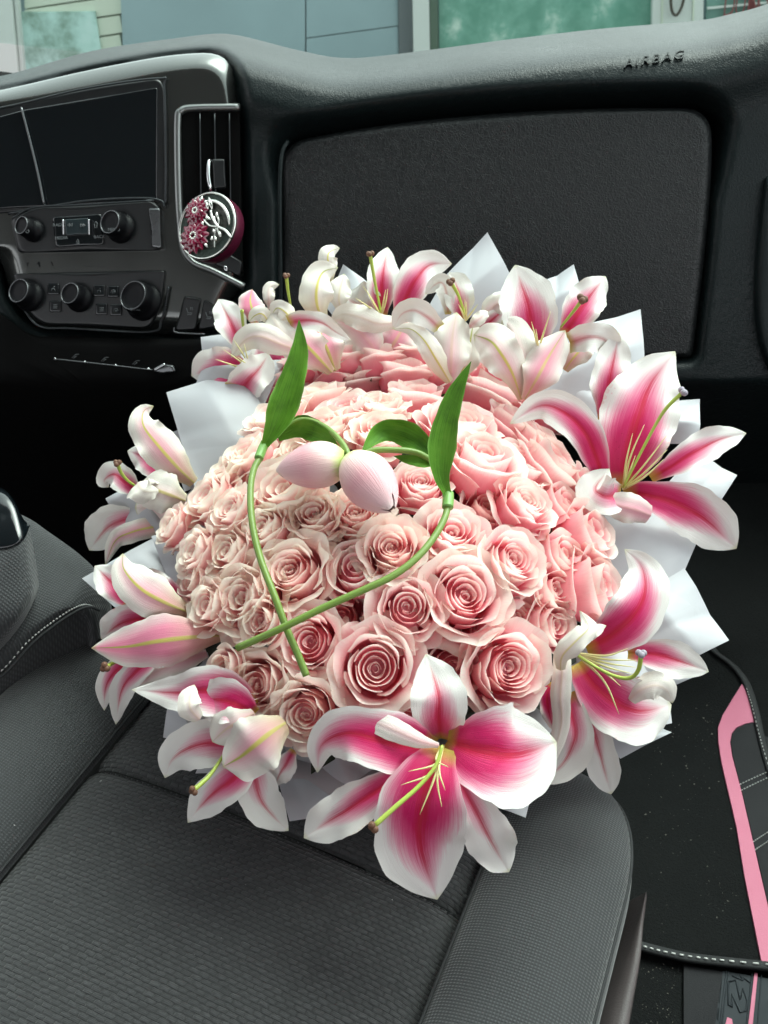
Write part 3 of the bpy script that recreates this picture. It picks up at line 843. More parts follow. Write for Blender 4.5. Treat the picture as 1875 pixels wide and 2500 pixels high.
arm = thing('folded_armrest', P(0, 1500, .88), 'cloth covered armrest with glossy dark plastic top at the far left edge', 'armrest')
rows = [[(-260, 1305, .92), (-60, 1310, .91), (20, 1318, .90), (55, 1300, .90), (66, 1272, .91)],
        [(-260, 1338, .88), (-60, 1338, .875), (10, 1335, .875), (52, 1318, .88), (72, 1282, .90)],
        [(-260, 1420, .865), (-60, 1430, .862), (20, 1430, .865), (65, 1400, .875), (84, 1350, .90)],
        [(-260, 1500, .86), (-60, 1510, .858), (30, 1500, .862), (74, 1455, .875), (94, 1420, .90)],
        [(-260, 1600, .87), (-60, 1580, .868), (10, 1552, .872), (62, 1500, .885), (90, 1450, .91)],
        [(-260, 1700, .91), (-60, 1640, .90), (0, 1590, .90), (50, 1530, .91), (80, 1480, .94)]]
mb = MB(); mb.grid(loft([[P(*q) for q in r] for r in rows], 40, 50)); mb.build('cloth_cover', M_FINE, arm)
rows = [[(-260, 1180, .95), (-60, 1185, .95), (0, 1190, .945), (22, 1205, .94), (34, 1222, .94)],
        [(-260, 1190, .91), (-60, 1196, .91), (4, 1200, .905), (34, 1222, .905), (46, 1245, .915)],
        [(-260, 1230, .885), (-60, 1250, .885), (10, 1262, .885), (46, 1262, .89), (58, 1268, .91)],
        [(-260, 1330, .873), (-60, 1334, .872), (14, 1334, .872), (54, 1315, .878), (72, 1282, .90)],
        [(-260, 1350, .885), (-60, 1350, .885), (14, 1346, .885), (56, 1325, .89), (74, 1292, .91)]]
mb = MB(); mb.grid(loft([[P(*q) for q in r] for r in rows], 40, 40)); mb.build('plastic_top', M_GLOSS, arm)

# ------------------------------------------------------------------ floor: carpet, mat, sill plate at the right
FZ = .24
def FPt(x, y, h=0): return PZ(x, y, FZ + h)
M_CARPET = None
def carpet(name, col):
    m, nt, b = new_mat(name); v = coords(nt)
    no = N(nt, 'ShaderNodeTexNoise', i_Scale=420.0, i_Detail=3.0, i_Roughness=.8); L(nt, v, no.inputs['Vector'])
    n2 = N(nt, 'ShaderNodeTexNoise', i_Scale=30.0, i_Detail=4.0); L(nt, v, n2.inputs['Vector'])
    c = mix(nt, no.outputs['Fac'], tuple(x*.1 for x in col), tuple(x*2.0 for x in col))
    L(nt, mix(nt, n2.outputs['Fac'], c, tuple(x*.7 for x in col)), b.inputs['Base Color'])
    b.inputs['Roughness'].default_value = .95; b.inputs['Specular IOR Level'].default_value = .1
    bump(nt, b, no.outputs['Fac'], 1.0, .003)
    return m
M_CARPET = carpet('black_carpet', (.013, .014, .014))
M_PINK = plain('pink_vinyl', (.48, .12, .20), .6, noise_amt=.08, nscale=30, bump_s=.3, bscale=700)
M_MATL = leather('mat_leather', (.008, .008, .010), .65, 500, .3, .2)
def slab(poly, h0, h1, name, mat, parent, smooth=False):
    mb = MB(); poly = densify(poly, 40); n = len(poly)
    t = [mb.vert(FPt(p.x, p.y, h1)) for p in poly]
    bt = [mb.vert(Vector((q.x, q.y, FZ + h0))) for q in [mb.v[k] for k in t]]
    mb.face(t)
    for i in range(n): mb.face((t[i], bt[i], bt[(i+1) % n], t[(i+1) % n]))
    return mb.build(name, mat, parent, smooth=smooth)
z4 = lambda x, y: (1475 + x*.452, 1500 + y*.452)
mat_ = thing('floor_mat', FPt(1700, 2000), 'black carpet floor mat with pink edging and white stitched leather border right of the seat', 'floor mat')
slab([(900, 1100), (1640, 1360), (1760, 1600), (1880, 1760), (1990, 2300), (1990, 2372), (1880, 2362), (1680, 2336), (1558, 2306), (1300, 2250), (900, 1900)], 0, .006, 'mat_carpet', M_CARPET, mat_)
pk = [z4(*q) for q in [(745, 375), (775, 430), (795, 500), (810, 580), (760, 590), (715, 610), (690, 640), (680, 690), (690, 760), (740, 950), (805, 1230), (860, 1470), (900, 1640), (960, 1880), (850, 1872), (800, 1620), (760, 1420), (716, 1150), (670, 950), (635, 800), (618, 690), (616, 610), (640, 545), (700, 445)]]
slab(pk, .006, .0095, 'pink_edging', M_PINK, mat_)
slab([z4(*q) for q in [(812, 582), (850, 640), (1200, 900), (1200, 1990), (965, 1880), (905, 1640), (865, 1470), (810, 1230), (745, 950), (695, 760), (685, 690), (695, 643), (718, 614), (762, 594)]], .006, .0088, 'leather_border', M_MATL, mat_)
bp = [z4(*q) for q in [(560, 150), (600, 205), (700, 282), (770, 380), (815, 520), (850, 680), (890, 830), (960, 1050)]]
mb = MB(); rows = []
pp = crom([(x, y, 0) for x, y in bp], 40)
for w_, h in ((-9, .006), (-8, .011), (-3, .0135), (4, .0135), (9, .011), (10, .006)):
    rows.append([FPt(p.x + w_, p.y, h) for p in pp])
mb.grid(rows, flip=True); mb.build('edge_binding', M_PIPING, mat_)
def stitches(path, n, h, name, parent, r=.0008, duty=.6):
    pp = crom([(x, y, 0) for x, y in path], n*2+1)
    mb = MB()
    for i in range(n):
        a, b = pp[2*i], pp[2*i+1]; e = a.lerp(b, duty*1.4)
        m_ = a.lerp(e, .5)
        mb.tube([FPt(a.x, a.y, h), FPt(m_.x, m_.y, h+.0008), FPt(e.x, e.y, h)], r, 5)
    return mb.build(name, M_THREAD, parent)
stitches([z4(*q) for q in [(770, 400), (800, 500), (835, 640), (870, 760), (930, 950)]], 26, .0138, 'edge_stitching', mat_, .0006)
for a, b in (((733, 918), (960, 818)), ((740, 950), (960, 848)), ((805, 1228), (960, 1130)), ((815, 1272), (960, 1180))):
    stitches([z4(*a), z4((a[0]+b[0])/2, (a[1]+b[1])/2-2), z4(*b)], 15, .0092, 'border_stitching', mat_, .0007)
pp = crom([(1540, 2304, 0), (1600, 2320, 0), (1680, 2338, 0), (1780, 2350, 0), (1900, 2362, 0), (2000, 2372, 0)], 60)
mb = MB(); rows = []
for w_, h in ((-13, .006), (-12, .011), (-6, .0145), (4, .0145), (11, .012), (13, .002)):
    rows.append([FPt(p.x, p.y + w_, h) for p in pp])
mb.grid(rows); mb.build('edge_binding', M_PIPING, mat_)
stitches([(1556, 2306), (1620, 2323), (1700, 2337), (1780, 2346), (1900, 2357)], 16, .0150, 'edge_stitching', mat_, .0011, .66)
slab([(300, 900), (2100, 900), (2200, 2760), (1200, 2760)], -.06, -.001, 'floor_base', M_CARPET, None)
bpy.data.objects['floor_base'].name = 'floor_carpet'
finish(bpy.data.objects['floor_carpet'], kind='structure')
sp = thing('sill_plate', FPt(1810, 2440), 'clear ribbed door sill plate with an embossed letter and pink stripe below the mat', 'sill plate')
M_PLATE = plain('smoky_clear_plastic', (.03, .035, .04), .65, noise_amt=.2, spec=.15)
slab([z4(*q) for q in [(430, 1890), (640, 1930), (600, 2400), (430, 2400)]], 0, .004, 'leather_pad', M_MATL, sp)
slab([z4(*q) for q in [(640, 1925), (960, 1980), (960, 2420), (572, 2420)]], 0, .004, 'plate', M_PLATE, sp)
slab([z4(*q) for q in [(812, 1935), (830, 1938), (782, 2420), (755, 2420)]], .004, .0055, 'pink_stripe', M_PINK, sp)
slab([z4(*q) for q in [(665, 2175), (690, 2185), (700, 2240), (690, 2300), (650, 2300), (655, 2215)]], .004, .0055, 'pink_stripe', M_PINK, sp)
mb = MB()
for a, b in (((660, 1925), (600, 2420)), ((800, 1935), (745, 2420)), ((850, 1945), (812, 2420)), ((672, 1930), (612, 2420))):
    mb.tube([FPt(*z4(*a), .0045), FPt(*z4(*b), .0045)], .0007, 5)
mb.build('plate_rib', M_PLATE, sp)
mb = MB()
mb.tube(crom([FPt(*z4(*q), .0045) for q in [(690, 1950), (750, 1975), (735, 1950), (790, 1990)]], 16), .0009, 5)
ZP = [(672, 1985), (712, 1975), (735, 2080), (748, 2020), (775, 2090), (765, 2140), (735, 2150), (690, 2050), (690, 2120), (672, 2110), (672, 1985)]
mb.tube([FPt(*z4(*q), .0045) for q in ZP], .0011, 5)
mb.build('embossed_letter', M_PLATE, sp)
# crumbs: many tiny light bits on the carpet
mb = MB(); rnd = random.Random(4)
def crumb(c, r):
    i = [mb.vert(c + Vector((rnd.uniform(-r, r), rnd.uniform(-r, r), rnd.uniform(.1, 1)*r))) for _ in range(4)]
    for q in ((0, 1, 2), (0, 2, 3), (0, 3, 1), (1, 3, 2)): mb.face([i[k] for k in q])
clus = [(rnd.uniform(1580, 1770), rnd.uniform(1720, 2280)) for _ in range(26)]
for _ in range(330):
    cx_, cy_ = rnd.choice(clus); x = rnd.gauss(cx_, 30); y = rnd.gauss(cy_, 42)
    if x < 1560 or y > 2300: continue
    if x > 1750 + (y-1800)*.16: continue
    crumb(FPt(x, y, .0065), rnd.choice((.0003, .0003, .0004, .0004, .0005, .0006, .0008, .0015)))
for _ in range(60):
    x = rnd.uniform(1560, 1660); y = rnd.uniform(2350, 2500); crumb(FPt(x, y, .0005), rnd.choice((.0005, .0008, .001)))
M_CRUMB = plain('crumb', (.20, .19, .16), .8)
finish(mb.build_at('crumbs', M_CRUMB, FPt(1680, 2000), smooth=False), 'scattered pale crumbs on the black carpet mat', None, kind='stuff')
# ================================================================== BOUQUET
D113 = 2500.0/2212.0
RIM = .235; RS = .34
B0 = P(925, 1330, .86)
AX = (Vector((0, 0, 1))*math.cos(R_(12)) - HEAD*math.sin(R_(12))).normalized()
CS = B0 - AX*(RS*math.cos(math.asin(RIM/RS)))
def dome(px, py, off=0.0):
    """point and outward normal where the pixel's ray meets the bouquet's dome"""
    d = ray(px, py); R2 = RS + off
    oc = CAM - CS
    a = d.dot(d); b = 2*oc.dot(d); c = oc.dot(oc) - R2*R2
    q = b*b - 4*a*c
    if q > 0:
        t = (-b - math.sqrt(q))/(2*a)
    else:
        t = -b/(2*a)
    p = CAM + d*t
    return p, (p - CS).normalized(), t

# ------------------------------------------------------------------ petal materials
def petal_shader(m, nt, b, col, transl=.28, rough=.55, normal=None):
    """soft petal: principled mixed with translucent"""
    out = [n for n in nt.nodes if n.type == 'OUTPUT_MATERIAL'][0]
    tr = N(nt, 'ShaderNodeBsdfTranslucent'); mx = N(nt, 'ShaderNodeMixShader'); mx.inputs[0].default_value = transl
    L(nt, col, b.inputs['Base Color']); L(nt, col, tr.inputs['Color'])
    b.inputs['Roughness'].default_value = rough
    b.inputs['Specular IOR Level'].default_value = .3
    b.inputs['Sheen Weight'].default_value = .15
    L(nt, b.outputs[0], mx.inputs[1]); L(nt, tr.outputs[0], mx.inputs[2]); L(nt, mx.outputs[0], out.inputs[0])

def uv_xy(nt):
    tc = N(nt, 'ShaderNodeTexCoord'); sp = N(nt, 'ShaderNodeSeparateXYZ'); L(nt, tc.outputs['UV'], sp.inputs[0])
    return sp.outputs[0], sp.outputs[1], tc.outputs['UV']
def rose_mat(name, deep, mid, pale, edge):
    m, nt, b = new_mat(name)
    u, v, uv = uv_xy(nt)
    mp = N(nt, 'ShaderNodeMapping'); mp.inputs['Scale'].default_value = (26, 2.2, 1); L(nt, uv, mp.inputs[0])
    no = N(nt, 'ShaderNodeTexNoise', i_Scale=2.0, i_Detail=5.0); L(nt, mp.outputs[0], no.inputs['Vector'])
    vv = M(nt, 'MULTIPLY_ADD', M(nt, 'SUBTRACT', no.outputs['Fac'], .5), .16, v)
    ob = N(nt, 'ShaderNodeObjectInfo')
    vv = M(nt, 'ADD', vv, M(nt, 'MULTIPLY_ADD', ob.outputs['Random'], .12, -.06))
    c = ramp(nt, vv, [(.0, deep), (.50, deep), (.76, mid), (.90, pale), (.985, edge)])
    petal_shader(m, nt, b, c, .48, .55)
    no2 = N(nt, 'ShaderNodeTexNoise', i_Scale=3.0, i_Detail=3.0); L(nt, mp.outputs[0], no2.inputs['Vector'])
    bump(nt, b, no2.outputs['Fac'], .25, .0008)
    return m
M_ROSE = rose_mat('rose_petal_pink', (.95, .31, .40), (.96, .51, .54), (.97, .73, .70), (.97, .88, .81))
M_ROSEC = rose_mat('rose_petal_cream', (.95, .42, .46), (.96, .64, .61), (.97, .81, .74), (.96, .90, .80))
M_GREEN = plain('sepal_green', (.06, .10, .025), .5, noise_amt=.3)
M_STEMD = plain('rose_stem_green', (.03, .055, .015), .6)

# ------------------------------------------------------------------ rose prototypes (unit: bloom radius 1, bloom plane z=0, body down to z=-1.5)
def rose_petal(th, R, H, span, curl, spiral, rnd, nu=13, nv=12, ruffle=.02, tip=.0, droop=0.0, base=-1.5, close=.12, lipstart=.72):
    ph = rnd.uniform(0, 6.28); k1 = rnd.uniform(2.5, 4.5); k2 = rnd.uniform(6, 10); lean = rnd.uniform(-.05, .05)
    rows, uvs = [], []
    for i in range(nv):
        v = i/(nv-1)
        e = max(0, (v-lipstart)/(1-lipstart))
        bulb = math.sin(min(1, v/.62)*math.pi/2)**.75
        row, ur = [], []
        for j in range(nu):
            u = j/(nu-1)*2-1
            rim_drop = (.10*abs(u)**2.5 + .05*abs(u)) * v * (1.0 + 2.0*droop)
            r = R*bulb - close*R*max(0, v-.6)**1.2*1.5*(1 if curl < .12 else .2)
            ruf = math.sin(k1*u*2+ph) + .5*math.sin(k2*u+ph*2)
            r += curl*e**1.6*(1-.25*u*u) + ruffle*ruf*e + spiral*u*R*(.35+.65*v)
            tp = tip*e*max(0, 1-abs(u)*3.2)
            z = base + (H-base)*v - rim_drop*(H-base)*.9 - droop*e**2*.45 + tp + ruffle*.8*math.cos(k2*u+ph)*e + lean*u*v
            a = th + u*span*(.80+.20*v)
            row.append(Vector((r*math.cos(a), r*math.sin(a), z)))
            ur.append((j/(nu-1), v))
        rows.append(row); uvs.append(ur)
    return rows, uvs

def rose_proto(name, seed, mat, openness=1.0, ruff=1.0, hn=11, cup=False):
    """returns list of (part name, mesh data)"""
    rnd = random.Random(seed); parts = []
    def mk(nm, lst, mats):
        mb = MB()
        for rows, uvs in lst: mb.grid(rows, uvs)
        o = mb.build(nm, mats); me = o.data; bpy.data.objects.remove(o); return me
    GA = 2.39996
    off = rnd.uniform(0, 6.28)
    cx, cy = rnd.uniform(-.05, .05), rnd.uniform(-.05, .05)
    heart = []
    for k in range(hn):
        f = k/(hn-1)
        R = .055 + .40*f**.85
        H = -.16 + .14*f - .10*(1-f)**3 + rnd.uniform(-.015, .02)
        span = lerp(2.3, 1.05, f) + rnd.uniform(-.1, .1)
        rows, uvs = rose_petal(off + k*GA*.97, R, H, span, .025+.035*f, .10, rnd, nu=13, nv=9, ruffle=.010*ruff, base=-.75, lipstart=.70)
        rows = [[p + Vector((cx*(1-f), cy*(1-f), 0)) for p in r] for r in rows]
        heart.append((rows, uvs))
    core = [[Vector((r*math.cos(2*math.pi*j/12), r*math.sin(2*math.pi*j/12), z)) for j in range(13)] for r, z in ((.5, -.62), (.42, -.50), (.25, -.44), (.06, -.40), (.0, -.40))]
    heart.append((core, [[(j/12, .55) for j in range(13)] for _ in core]))
    parts.append(('heart', mk('heart', heart, mat)))
    if cup:       # half open rose: a smooth tall cup of few broad petals
        for k in range(3):
            parts.append(('petal', mk('petal', [rose_petal(off + (hn+k)*2.1, .52+.06*k, .03-.015*k, 1.25+rnd.uniform(-.08, .1), .05*openness, .10, rnd, ruffle=.014*ruff, tip=.03)], mat)))
        for k in range(3):
            parts.append(('petal', mk('petal', [rose_petal(off + .9 + (hn+3+k)*2.1, .74+.035*k, -.03-.04*k, 1.28+rnd.uniform(-.06, .1), (.12+.05*k)*openness, .06, rnd, nu=17, ruffle=.016*ruff, tip=-.05, droop=.06*openness, lipstart=.80)], mat)))
        for k in range(2):
            parts.append(('petal', mk('petal', [rose_petal(off + 2.0 + k*2.7, .86+.02*k, -.16-.12*k, 1.0+rnd.uniform(-.06, .1), (.22+.08*k)*openness, .05, rnd, nu=17, ruffle=.022*ruff, tip=-.07, droop=.20*openness, lipstart=.74)], mat)))
    else:
        for k in range(6):
            R = .50 + .034*k; H = .02 + rnd.uniform(-.02, .02) - .012*k
            parts.append(('petal', mk('petal', [rose_petal(off + (hn+k)*GA, R, H, .95+rnd.uniform(-.08, .1), .07*openness+.012*k, .07, rnd, ruffle=.018*ruff, tip=.03)], mat)))
        for k in range(5):
            R = .70 + .022*k; H = -.02 - .035*k
            parts.append(('petal', mk('petal', [rose_petal(off + (hn+6+k)*GA, R, H, .86+rnd.uniform(-.06, .1), (.20+.03*k)*openness, .05, rnd, ruffle=.030*ruff, tip=-.06, droop=.10*openness)], mat)))
        for k in range(4):
            R = .80 + .015*k; H = -.12 - .07*k - .12*rnd.random()
            parts.append(('petal', mk('petal', [rose_petal(off + .4 + (hn+11+k)*GA, R, H, .78+rnd.uniform(-.08, .12), (.24+.10*rnd.random())*openness, .04, rnd, ruffle=.035*ruff, tip=-.08, droop=(.25+.4*rnd.random())*openness, lipstart=.62)], mat)))
    # calyx: small green sepals at the foot
    mb = MB()
    for k in range(5):
        a = 2*math.pi*k/5 + off
        pts = [Vector((r*math.cos(a+q), r*math.sin(a+q), z)) for r, z, q in ((.1, -1.56, 0), (.42, -1.42, 0), (.70, -1.18, .1), (.92, -1.08, .25))]
        mb.tube(crom(pts, 8), [.09, .10, .10, .09, .07, .05, .03, .012], 5)
    mb.ball((0, 0, -1.58), .17, n=8, m=5)
    o = mb.build('calyx', M_GREEN); me = o.data; bpy.data.objects.remove(o); parts.append(('calyx', me))
    mb = MB(); mb.tube([Vector((0, 0, -1.55)), Vector((.02, 0, -2.6)), Vector((0, .02, -3.8))], .085, 6)
    o = mb.build('stem', M_STEMD); me = o.data; bpy.data.objects.remove(o); parts.append(('stem', me))
    return parts

PROTO = {
    'a': rose_proto('a', 11, M_ROSE, 1.15, 1.0),
    'b': rose_proto('b', 23, M_ROSE, 1.3, 1.2, 9),
    'c': rose_proto('c', 37, M_ROSE, 1.0, 1.0, 13),
    'd': rose_proto('d', 41, M_ROSE, 1.0, 1.0, 8, True),
    'h': rose_proto('h', 43, M_ROSE, 1.25, 1.2, 9, True),
    'k': rose_proto('k', 47, M_ROSE, .8, .9, 7, True),
    'm': rose_proto('m', 59, M_ROSEC, 1.1, 1.6, 9, True),
    'e': rose_proto('e', 53, M_ROSEC, 1.1, 1.3, 8),
    'f': rose_proto('f', 67, M_ROSEC, 1.15, 1.6, 9),
    'g': rose_proto('g', 71, M_ROSEC, 1.3, 1.6, 10),
}
def place_rose(px, py, r_disp, kind, label, tilt=(0, 0), push=0.0, i=0):
    """px,py in the 1659x2212 view; tilt = extra lean in view right / up; push = towards camera (m)"""
    X, Y = px*D113, py*D113
    p, n, t = dome(X, Y)
    if push: p = CAM + ray(X, Y)*(t - push); t -= push
    n = (n + CR*tilt[0] + CU*tilt[1]).normalized()
    r = r_disp*D113*t/F_PX*(1.24 if kind in 'efgm' else 1.28 if kind == 'd' else 1.18)
    rnd = random.Random(i*13+5)
    spin = rnd.uniform(0, 6.28)
    x = n.orthogonal().normalized(); y = n.cross(x)
    x, y = x*math.cos(spin) + y*math.sin(spin), -x*math.sin(spin) + y*math.cos(spin)
    root = bpy.data.objects.new('rose', None); COL.objects.link(root); root.empty_display_size = .02
    mt = Matrix((x*r*rnd.uniform(.93, 1.07), y*r*rnd.uniform(.93, 1.07), n*r*rnd.uniform(.95, 1.1))).transposed().to_4x4(); mt.translation = p
    root.matrix_world = mt
    finish(root, label, 'rose', 'pink roses massed in the middle of the bouquet')
    if kind == 'd': kind = 'dhk'[i % 3]
    if kind == 'e' and i % 3 == 0: kind = 'm'
    for nm, me in PROTO[kind]:
        if nm == 'stem' and r_disp < 48: continue
        o = bpy.data.objects.new(nm, me); COL.objects.link(o); o.parent = root
    return root

ROSES = [
 (1012, 1276, 86, 'a', 'large open rose right of centre, a pale ball in its cupped heart', (.0, .0), .012),
 (884, 1308, 72, 'b', 'open pink rose just right of the crossing of the long green stem', (.0, 0), .008),
 (1124, 1200, 74, 'c', 'tight swirled rose upper left of the sideways deep pink rose', (.08, .0), .012),
 (812, 1440, 86, 'a', 'large swirled rose above the bottom stargazer lily\'s left petal', (0, -.02), .010),
 (1115, 1440, 92, 'c', 'largest swirled rose beside the lower right lily', (.0, .0), .010),
 (660, 1385, 70, 'b', 'rose lying behind the crossing of the two tulip stems', (-.10, .0), .0),
 (618, 1225, 74, 'g', 'cream centred rose right of the left tulip stem\'s lower half', (-.10, 0), .006),
 (652, 1545, 66, 'g', 'cream rose directly below the cut end of the tulip stem', (-.12, -.1), .004),
 (545, 1478, 60, 'e', 'cream ruffled rose below the pointed end of the right tulip stem', (-.15, -.05), .0),
 (472, 1440, 40, 'e', 'small half hidden rose at the lower left edge above the magenta lily petal', (-.3, 0), .0),
 (846, 1172, 62, 'g', 'pale rose left of the right tulip stem\'s bend, partly over its neighbour', (-.1, .05), .010),
 (765, 1215, 58, 'd', 'half opened cream rose in the middle between the two tulip stems', (-.1, .08), .0),
 (985, 1135, 70, 'b', 'rose with tall folded petals touching the right tulip stem below its collar', (.02, .1), .004),
 (1150, 1072, 66, 'c', 'peach hearted rose left of the upper right lily\'s curled petal', (.12, .1), .008),
 (1302, 1138, 62, 'd', 'dusky pink rose below the upper right lily, against the white paper', (.25, .0), .0),
 (1322, 1262, 76, 'd', 'sideways rose with a deep pink body touching the lower right lily', (.55, .0), -.005),
 (1055, 960, 74, 'd', 'pale cupped rose right of the tall right tulip leaf', (.06, .25), .012),
 (1215, 975, 66, 'd', 'shaded rose under the arching left petal of the upper right lily', (.35, .1), -.004),
 (1005, 890, 82, 'a', 'wide open rose half covered by the tip of the right tulip leaf', (.05, .1), .0),
 (912, 1030, 60, 'c', 'small rose between the right tulip bud and the right leaf', (.0, .05), -.004),
 (672, 1098, 54, 'e', 'small tight rose below the left tulip bud', (-.1, .1), .004),
 (765, 1092, 62, 'g', 'rose directly below the right tulip bud', (-.05, .05), .0),
 (600, 1035, 82, 'f', 'large pale many petalled rose behind the collar of the left stem', (-.2, .1), .006),
 (556, 1130, 50, 'e', 'pale rose crossed by the left tulip stem', (-.3, 0), .004),
 (487, 1090, 50, 'f', 'greyish cream rose left of the left tulip stem', (-.3, .05), .006),
 (432, 1062, 54, 'e', 'blush rose at the left edge beside the left lily\'s ribbed petals', (-.35, .05), .0),
 (478, 1185, 52, 'e', 'creamy rose with a bright pink side, left of the stem', (-.35, 0), .0),
 (405, 1185, 50, 'f', 'faded rose at the far left rim above the white paper', (-.4, 0), .0),
 (505, 1285, 72, 'f', 'broad wrinkled cream rose above the pointed end of the right stem', (-.3, 0), .004),
 (432, 1305, 54, 'e', 'blush rose beside the magenta lily tips at the left', (-.4, 0), .0),
 (552, 1340, 50, 'e', 'small crumpled rose just above the cut end of the right stem', (-.25, -.1), .008),
 (520, 965, 52, 'e', 'shaded rose above the collar of the left stem', (-.25, .15), .0),
 (585, 875, 60, 'f', 'large frilled rose left of the tall left tulip leaf', (-.15, .15), .004),
 (690, 830, 50, 'e', 'small frilled rose right of the tall left tulip leaf', (-.05, .15), .0),
 (748, 862, 62, 'd', 'rose with a smooth pink side, right of the frilled one', (-.2, .15), -.006),
 (690, 900, 58, 'f', 'cream rose just above the curled left leaf', (-.1, .15), .0),
 (822, 858, 52, 'g', 'pale rose with a peach heart above the creamy one', (-.02, .15), .0),
 (820, 910, 58, 'f', 'bright cream rose above the curled right leaf', (-.02, .1), .010),
 (905, 825, 56, 'd', 'upright rose with a long pink body behind the wide open one', (.05, .35), .0),
 (868, 775, 54, 'd', 'frilled rose tucked under the pale trumpet lily', (.0, .35), .0),
 (1068, 812, 58, 'd', 'shaded rose under the pale trumpet lilies, right of the leaf tip', (.15, .25), -.01),
 (985, 1440, 58, 'd', 'rose hidden behind the upright petal of the bottom lily', (.0, .0), -.012),
 (1185, 870, 54, 'b', 'rose peeping out under the upper right trumpet lily', (.3, .2), -.01),
 (780, 790, 52, 'd', 'pink rose in the shade at the top, left of the frilled one', (-.1, .3), -.012),
 (1240, 1080, 52, 'd', 'deep pink rose between the peach hearted one and the white paper', (.3, .1), -.02),
 (735, 1330, 54, 'd', 'deep pink rose sunk below the right tulip stem', (-.05, -.05), -.022),
 (930, 1230, 50, 'd', 'deep pink rose sunk between the two open ones at the centre', (0, 0), -.024),
 (1215, 1350, 54, 'd', 'deep pink rose sunk left of the lower right lily\'s twisted petal', (.3, -.1), -.020),
 (640, 760, 46, 'd', 'shaded rose under the upper left lilies', (-.2, .3), -.015),
 (1130, 1330, 44, 'd', 'deep pink rose below the tight swirled one', (.1, 0), -.028),
 (700, 1180, 46, 'd', 'deep pink rose sunk left of the centre', (-.1, 0), -.028),
 (880, 1560, 52, 'd', 'pink rose sunk behind the bottom lily', (0, -.2), -.02),
 (730, 1500, 54, 'd', 'smooth pink rose sunk between the two lower rows', (-.05, -.1), -.024),
 (700, 772, 48, 'b', 'shaded rose at the top between the trumpet lily bases', (-.1, .35), -.012),
 (820, 745, 48, 'd', 'pale rose highest at the top, close under the open top lily', (.0, .4), -.012),
 (960, 780, 50, 'b', 'pink rose behind the greenish trumpet lily tube', (.0, .4), -.012),
 (1030, 760, 46, 'd', 'rose sunk between the two top right trumpet lilies', (.1, .4), -.02),
 (1120, 890, 52, 'd', 'pink rose under the wide open one\'s right petals', (.3, .2), -.012),
 (1140, 985, 54, 'd', 'deep pink rose between the pale cupped one and the shaded one at its right', (.2, .1), -.022),
 (1235, 1190, 54, 'd', 'deep pink rose left of the dusky one at the right rim', (.3, .0), -.016),
 (1060, 1085, 50, 'd', 'deep pink rose below the pale cupped one', (.1, .1), -.024),
 (1050, 1360, 50, 'd', 'deep pink rose between the two largest open ones', (.0, -.1), -.026),
 (355, 1130, 40, 'e', 'blush rose furthest left, half under the lily', (-.5, .1), -.006),
 (400, 1250, 44, 'e', 'small blush rose on the left rim between two cream ones', (-.45, 0), -.01),
 (560, 1560, 44, 'd', 'pink rose low at the left under the cream ones', (-.2, -.2), -.012),
 (480, 1000, 44, 'e', 'small shaded rose at the upper left rim against tall white paper', (-.4, .15), -.006),
 (1215, 1270, 50, 'd', 'deep pink rose below and right of the tight swirled one', (.2, -.05), -.018),
 (640, 960, 48, 'e', 'cream rose under the curled left leaf', (-.15, .1), -.012),
 (740, 742, 46, 'd', 'pink rose in deep shade under the open top lily\'s left petal', (-.05, .4), -.02),
 (880, 735, 44, 'd', 'pink rose wedged between the two central top lilies', (.0, .4), -.024),
 (600, 800, 46, 'd', 'shaded pink rose under the upper left lily\'s folded petal', (-.2, .35), -.012),
 (1090, 770, 46, 'd', 'shaded rose left of the top right trumpet\'s yellow base', (.1, .4), -.026),
 (1180, 930, 50, 'd', 'pink rose between the wide open one and the shaded one under the lily petal', (.3, .25), -.012),
 (1290, 1040, 46, 'd', 'pink rose tucked under the upper right lily\'s curled front petal', (.4, .1), -.012),
 (960, 970, 46, 'd', 'rose half hidden by the tall right tulip leaf', (.0, .1), -.014),
]
for i, (px, py, r, kd, lb, tl, pu) in enumerate(ROSES):
    place_rose(px, py, r, kd, lb, tl, pu, i)

# dark foliage leaves added under the roses, standing in for shade in gaps
mb = MB(); rnd = random.Random(9)
for _ in range(420):
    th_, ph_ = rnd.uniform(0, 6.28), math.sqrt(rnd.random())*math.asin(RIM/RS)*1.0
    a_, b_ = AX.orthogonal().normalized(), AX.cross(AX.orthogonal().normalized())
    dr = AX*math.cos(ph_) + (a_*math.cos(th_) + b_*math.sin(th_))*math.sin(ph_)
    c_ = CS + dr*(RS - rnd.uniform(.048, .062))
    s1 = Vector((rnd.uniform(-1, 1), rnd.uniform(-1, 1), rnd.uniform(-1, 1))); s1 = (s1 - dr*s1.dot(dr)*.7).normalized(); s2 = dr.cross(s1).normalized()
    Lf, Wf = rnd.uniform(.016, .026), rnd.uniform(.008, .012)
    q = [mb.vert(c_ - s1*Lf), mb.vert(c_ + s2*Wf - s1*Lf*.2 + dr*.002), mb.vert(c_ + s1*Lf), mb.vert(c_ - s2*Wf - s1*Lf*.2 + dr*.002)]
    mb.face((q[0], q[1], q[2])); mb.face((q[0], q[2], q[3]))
finish(mb.build_at('filler', plain('gap_shade_leaves', (.012, .022, .008), .6), B0, smooth=False), 'dark green foliage leaves added to stand in for shade between the roses', None, kind='stuff')

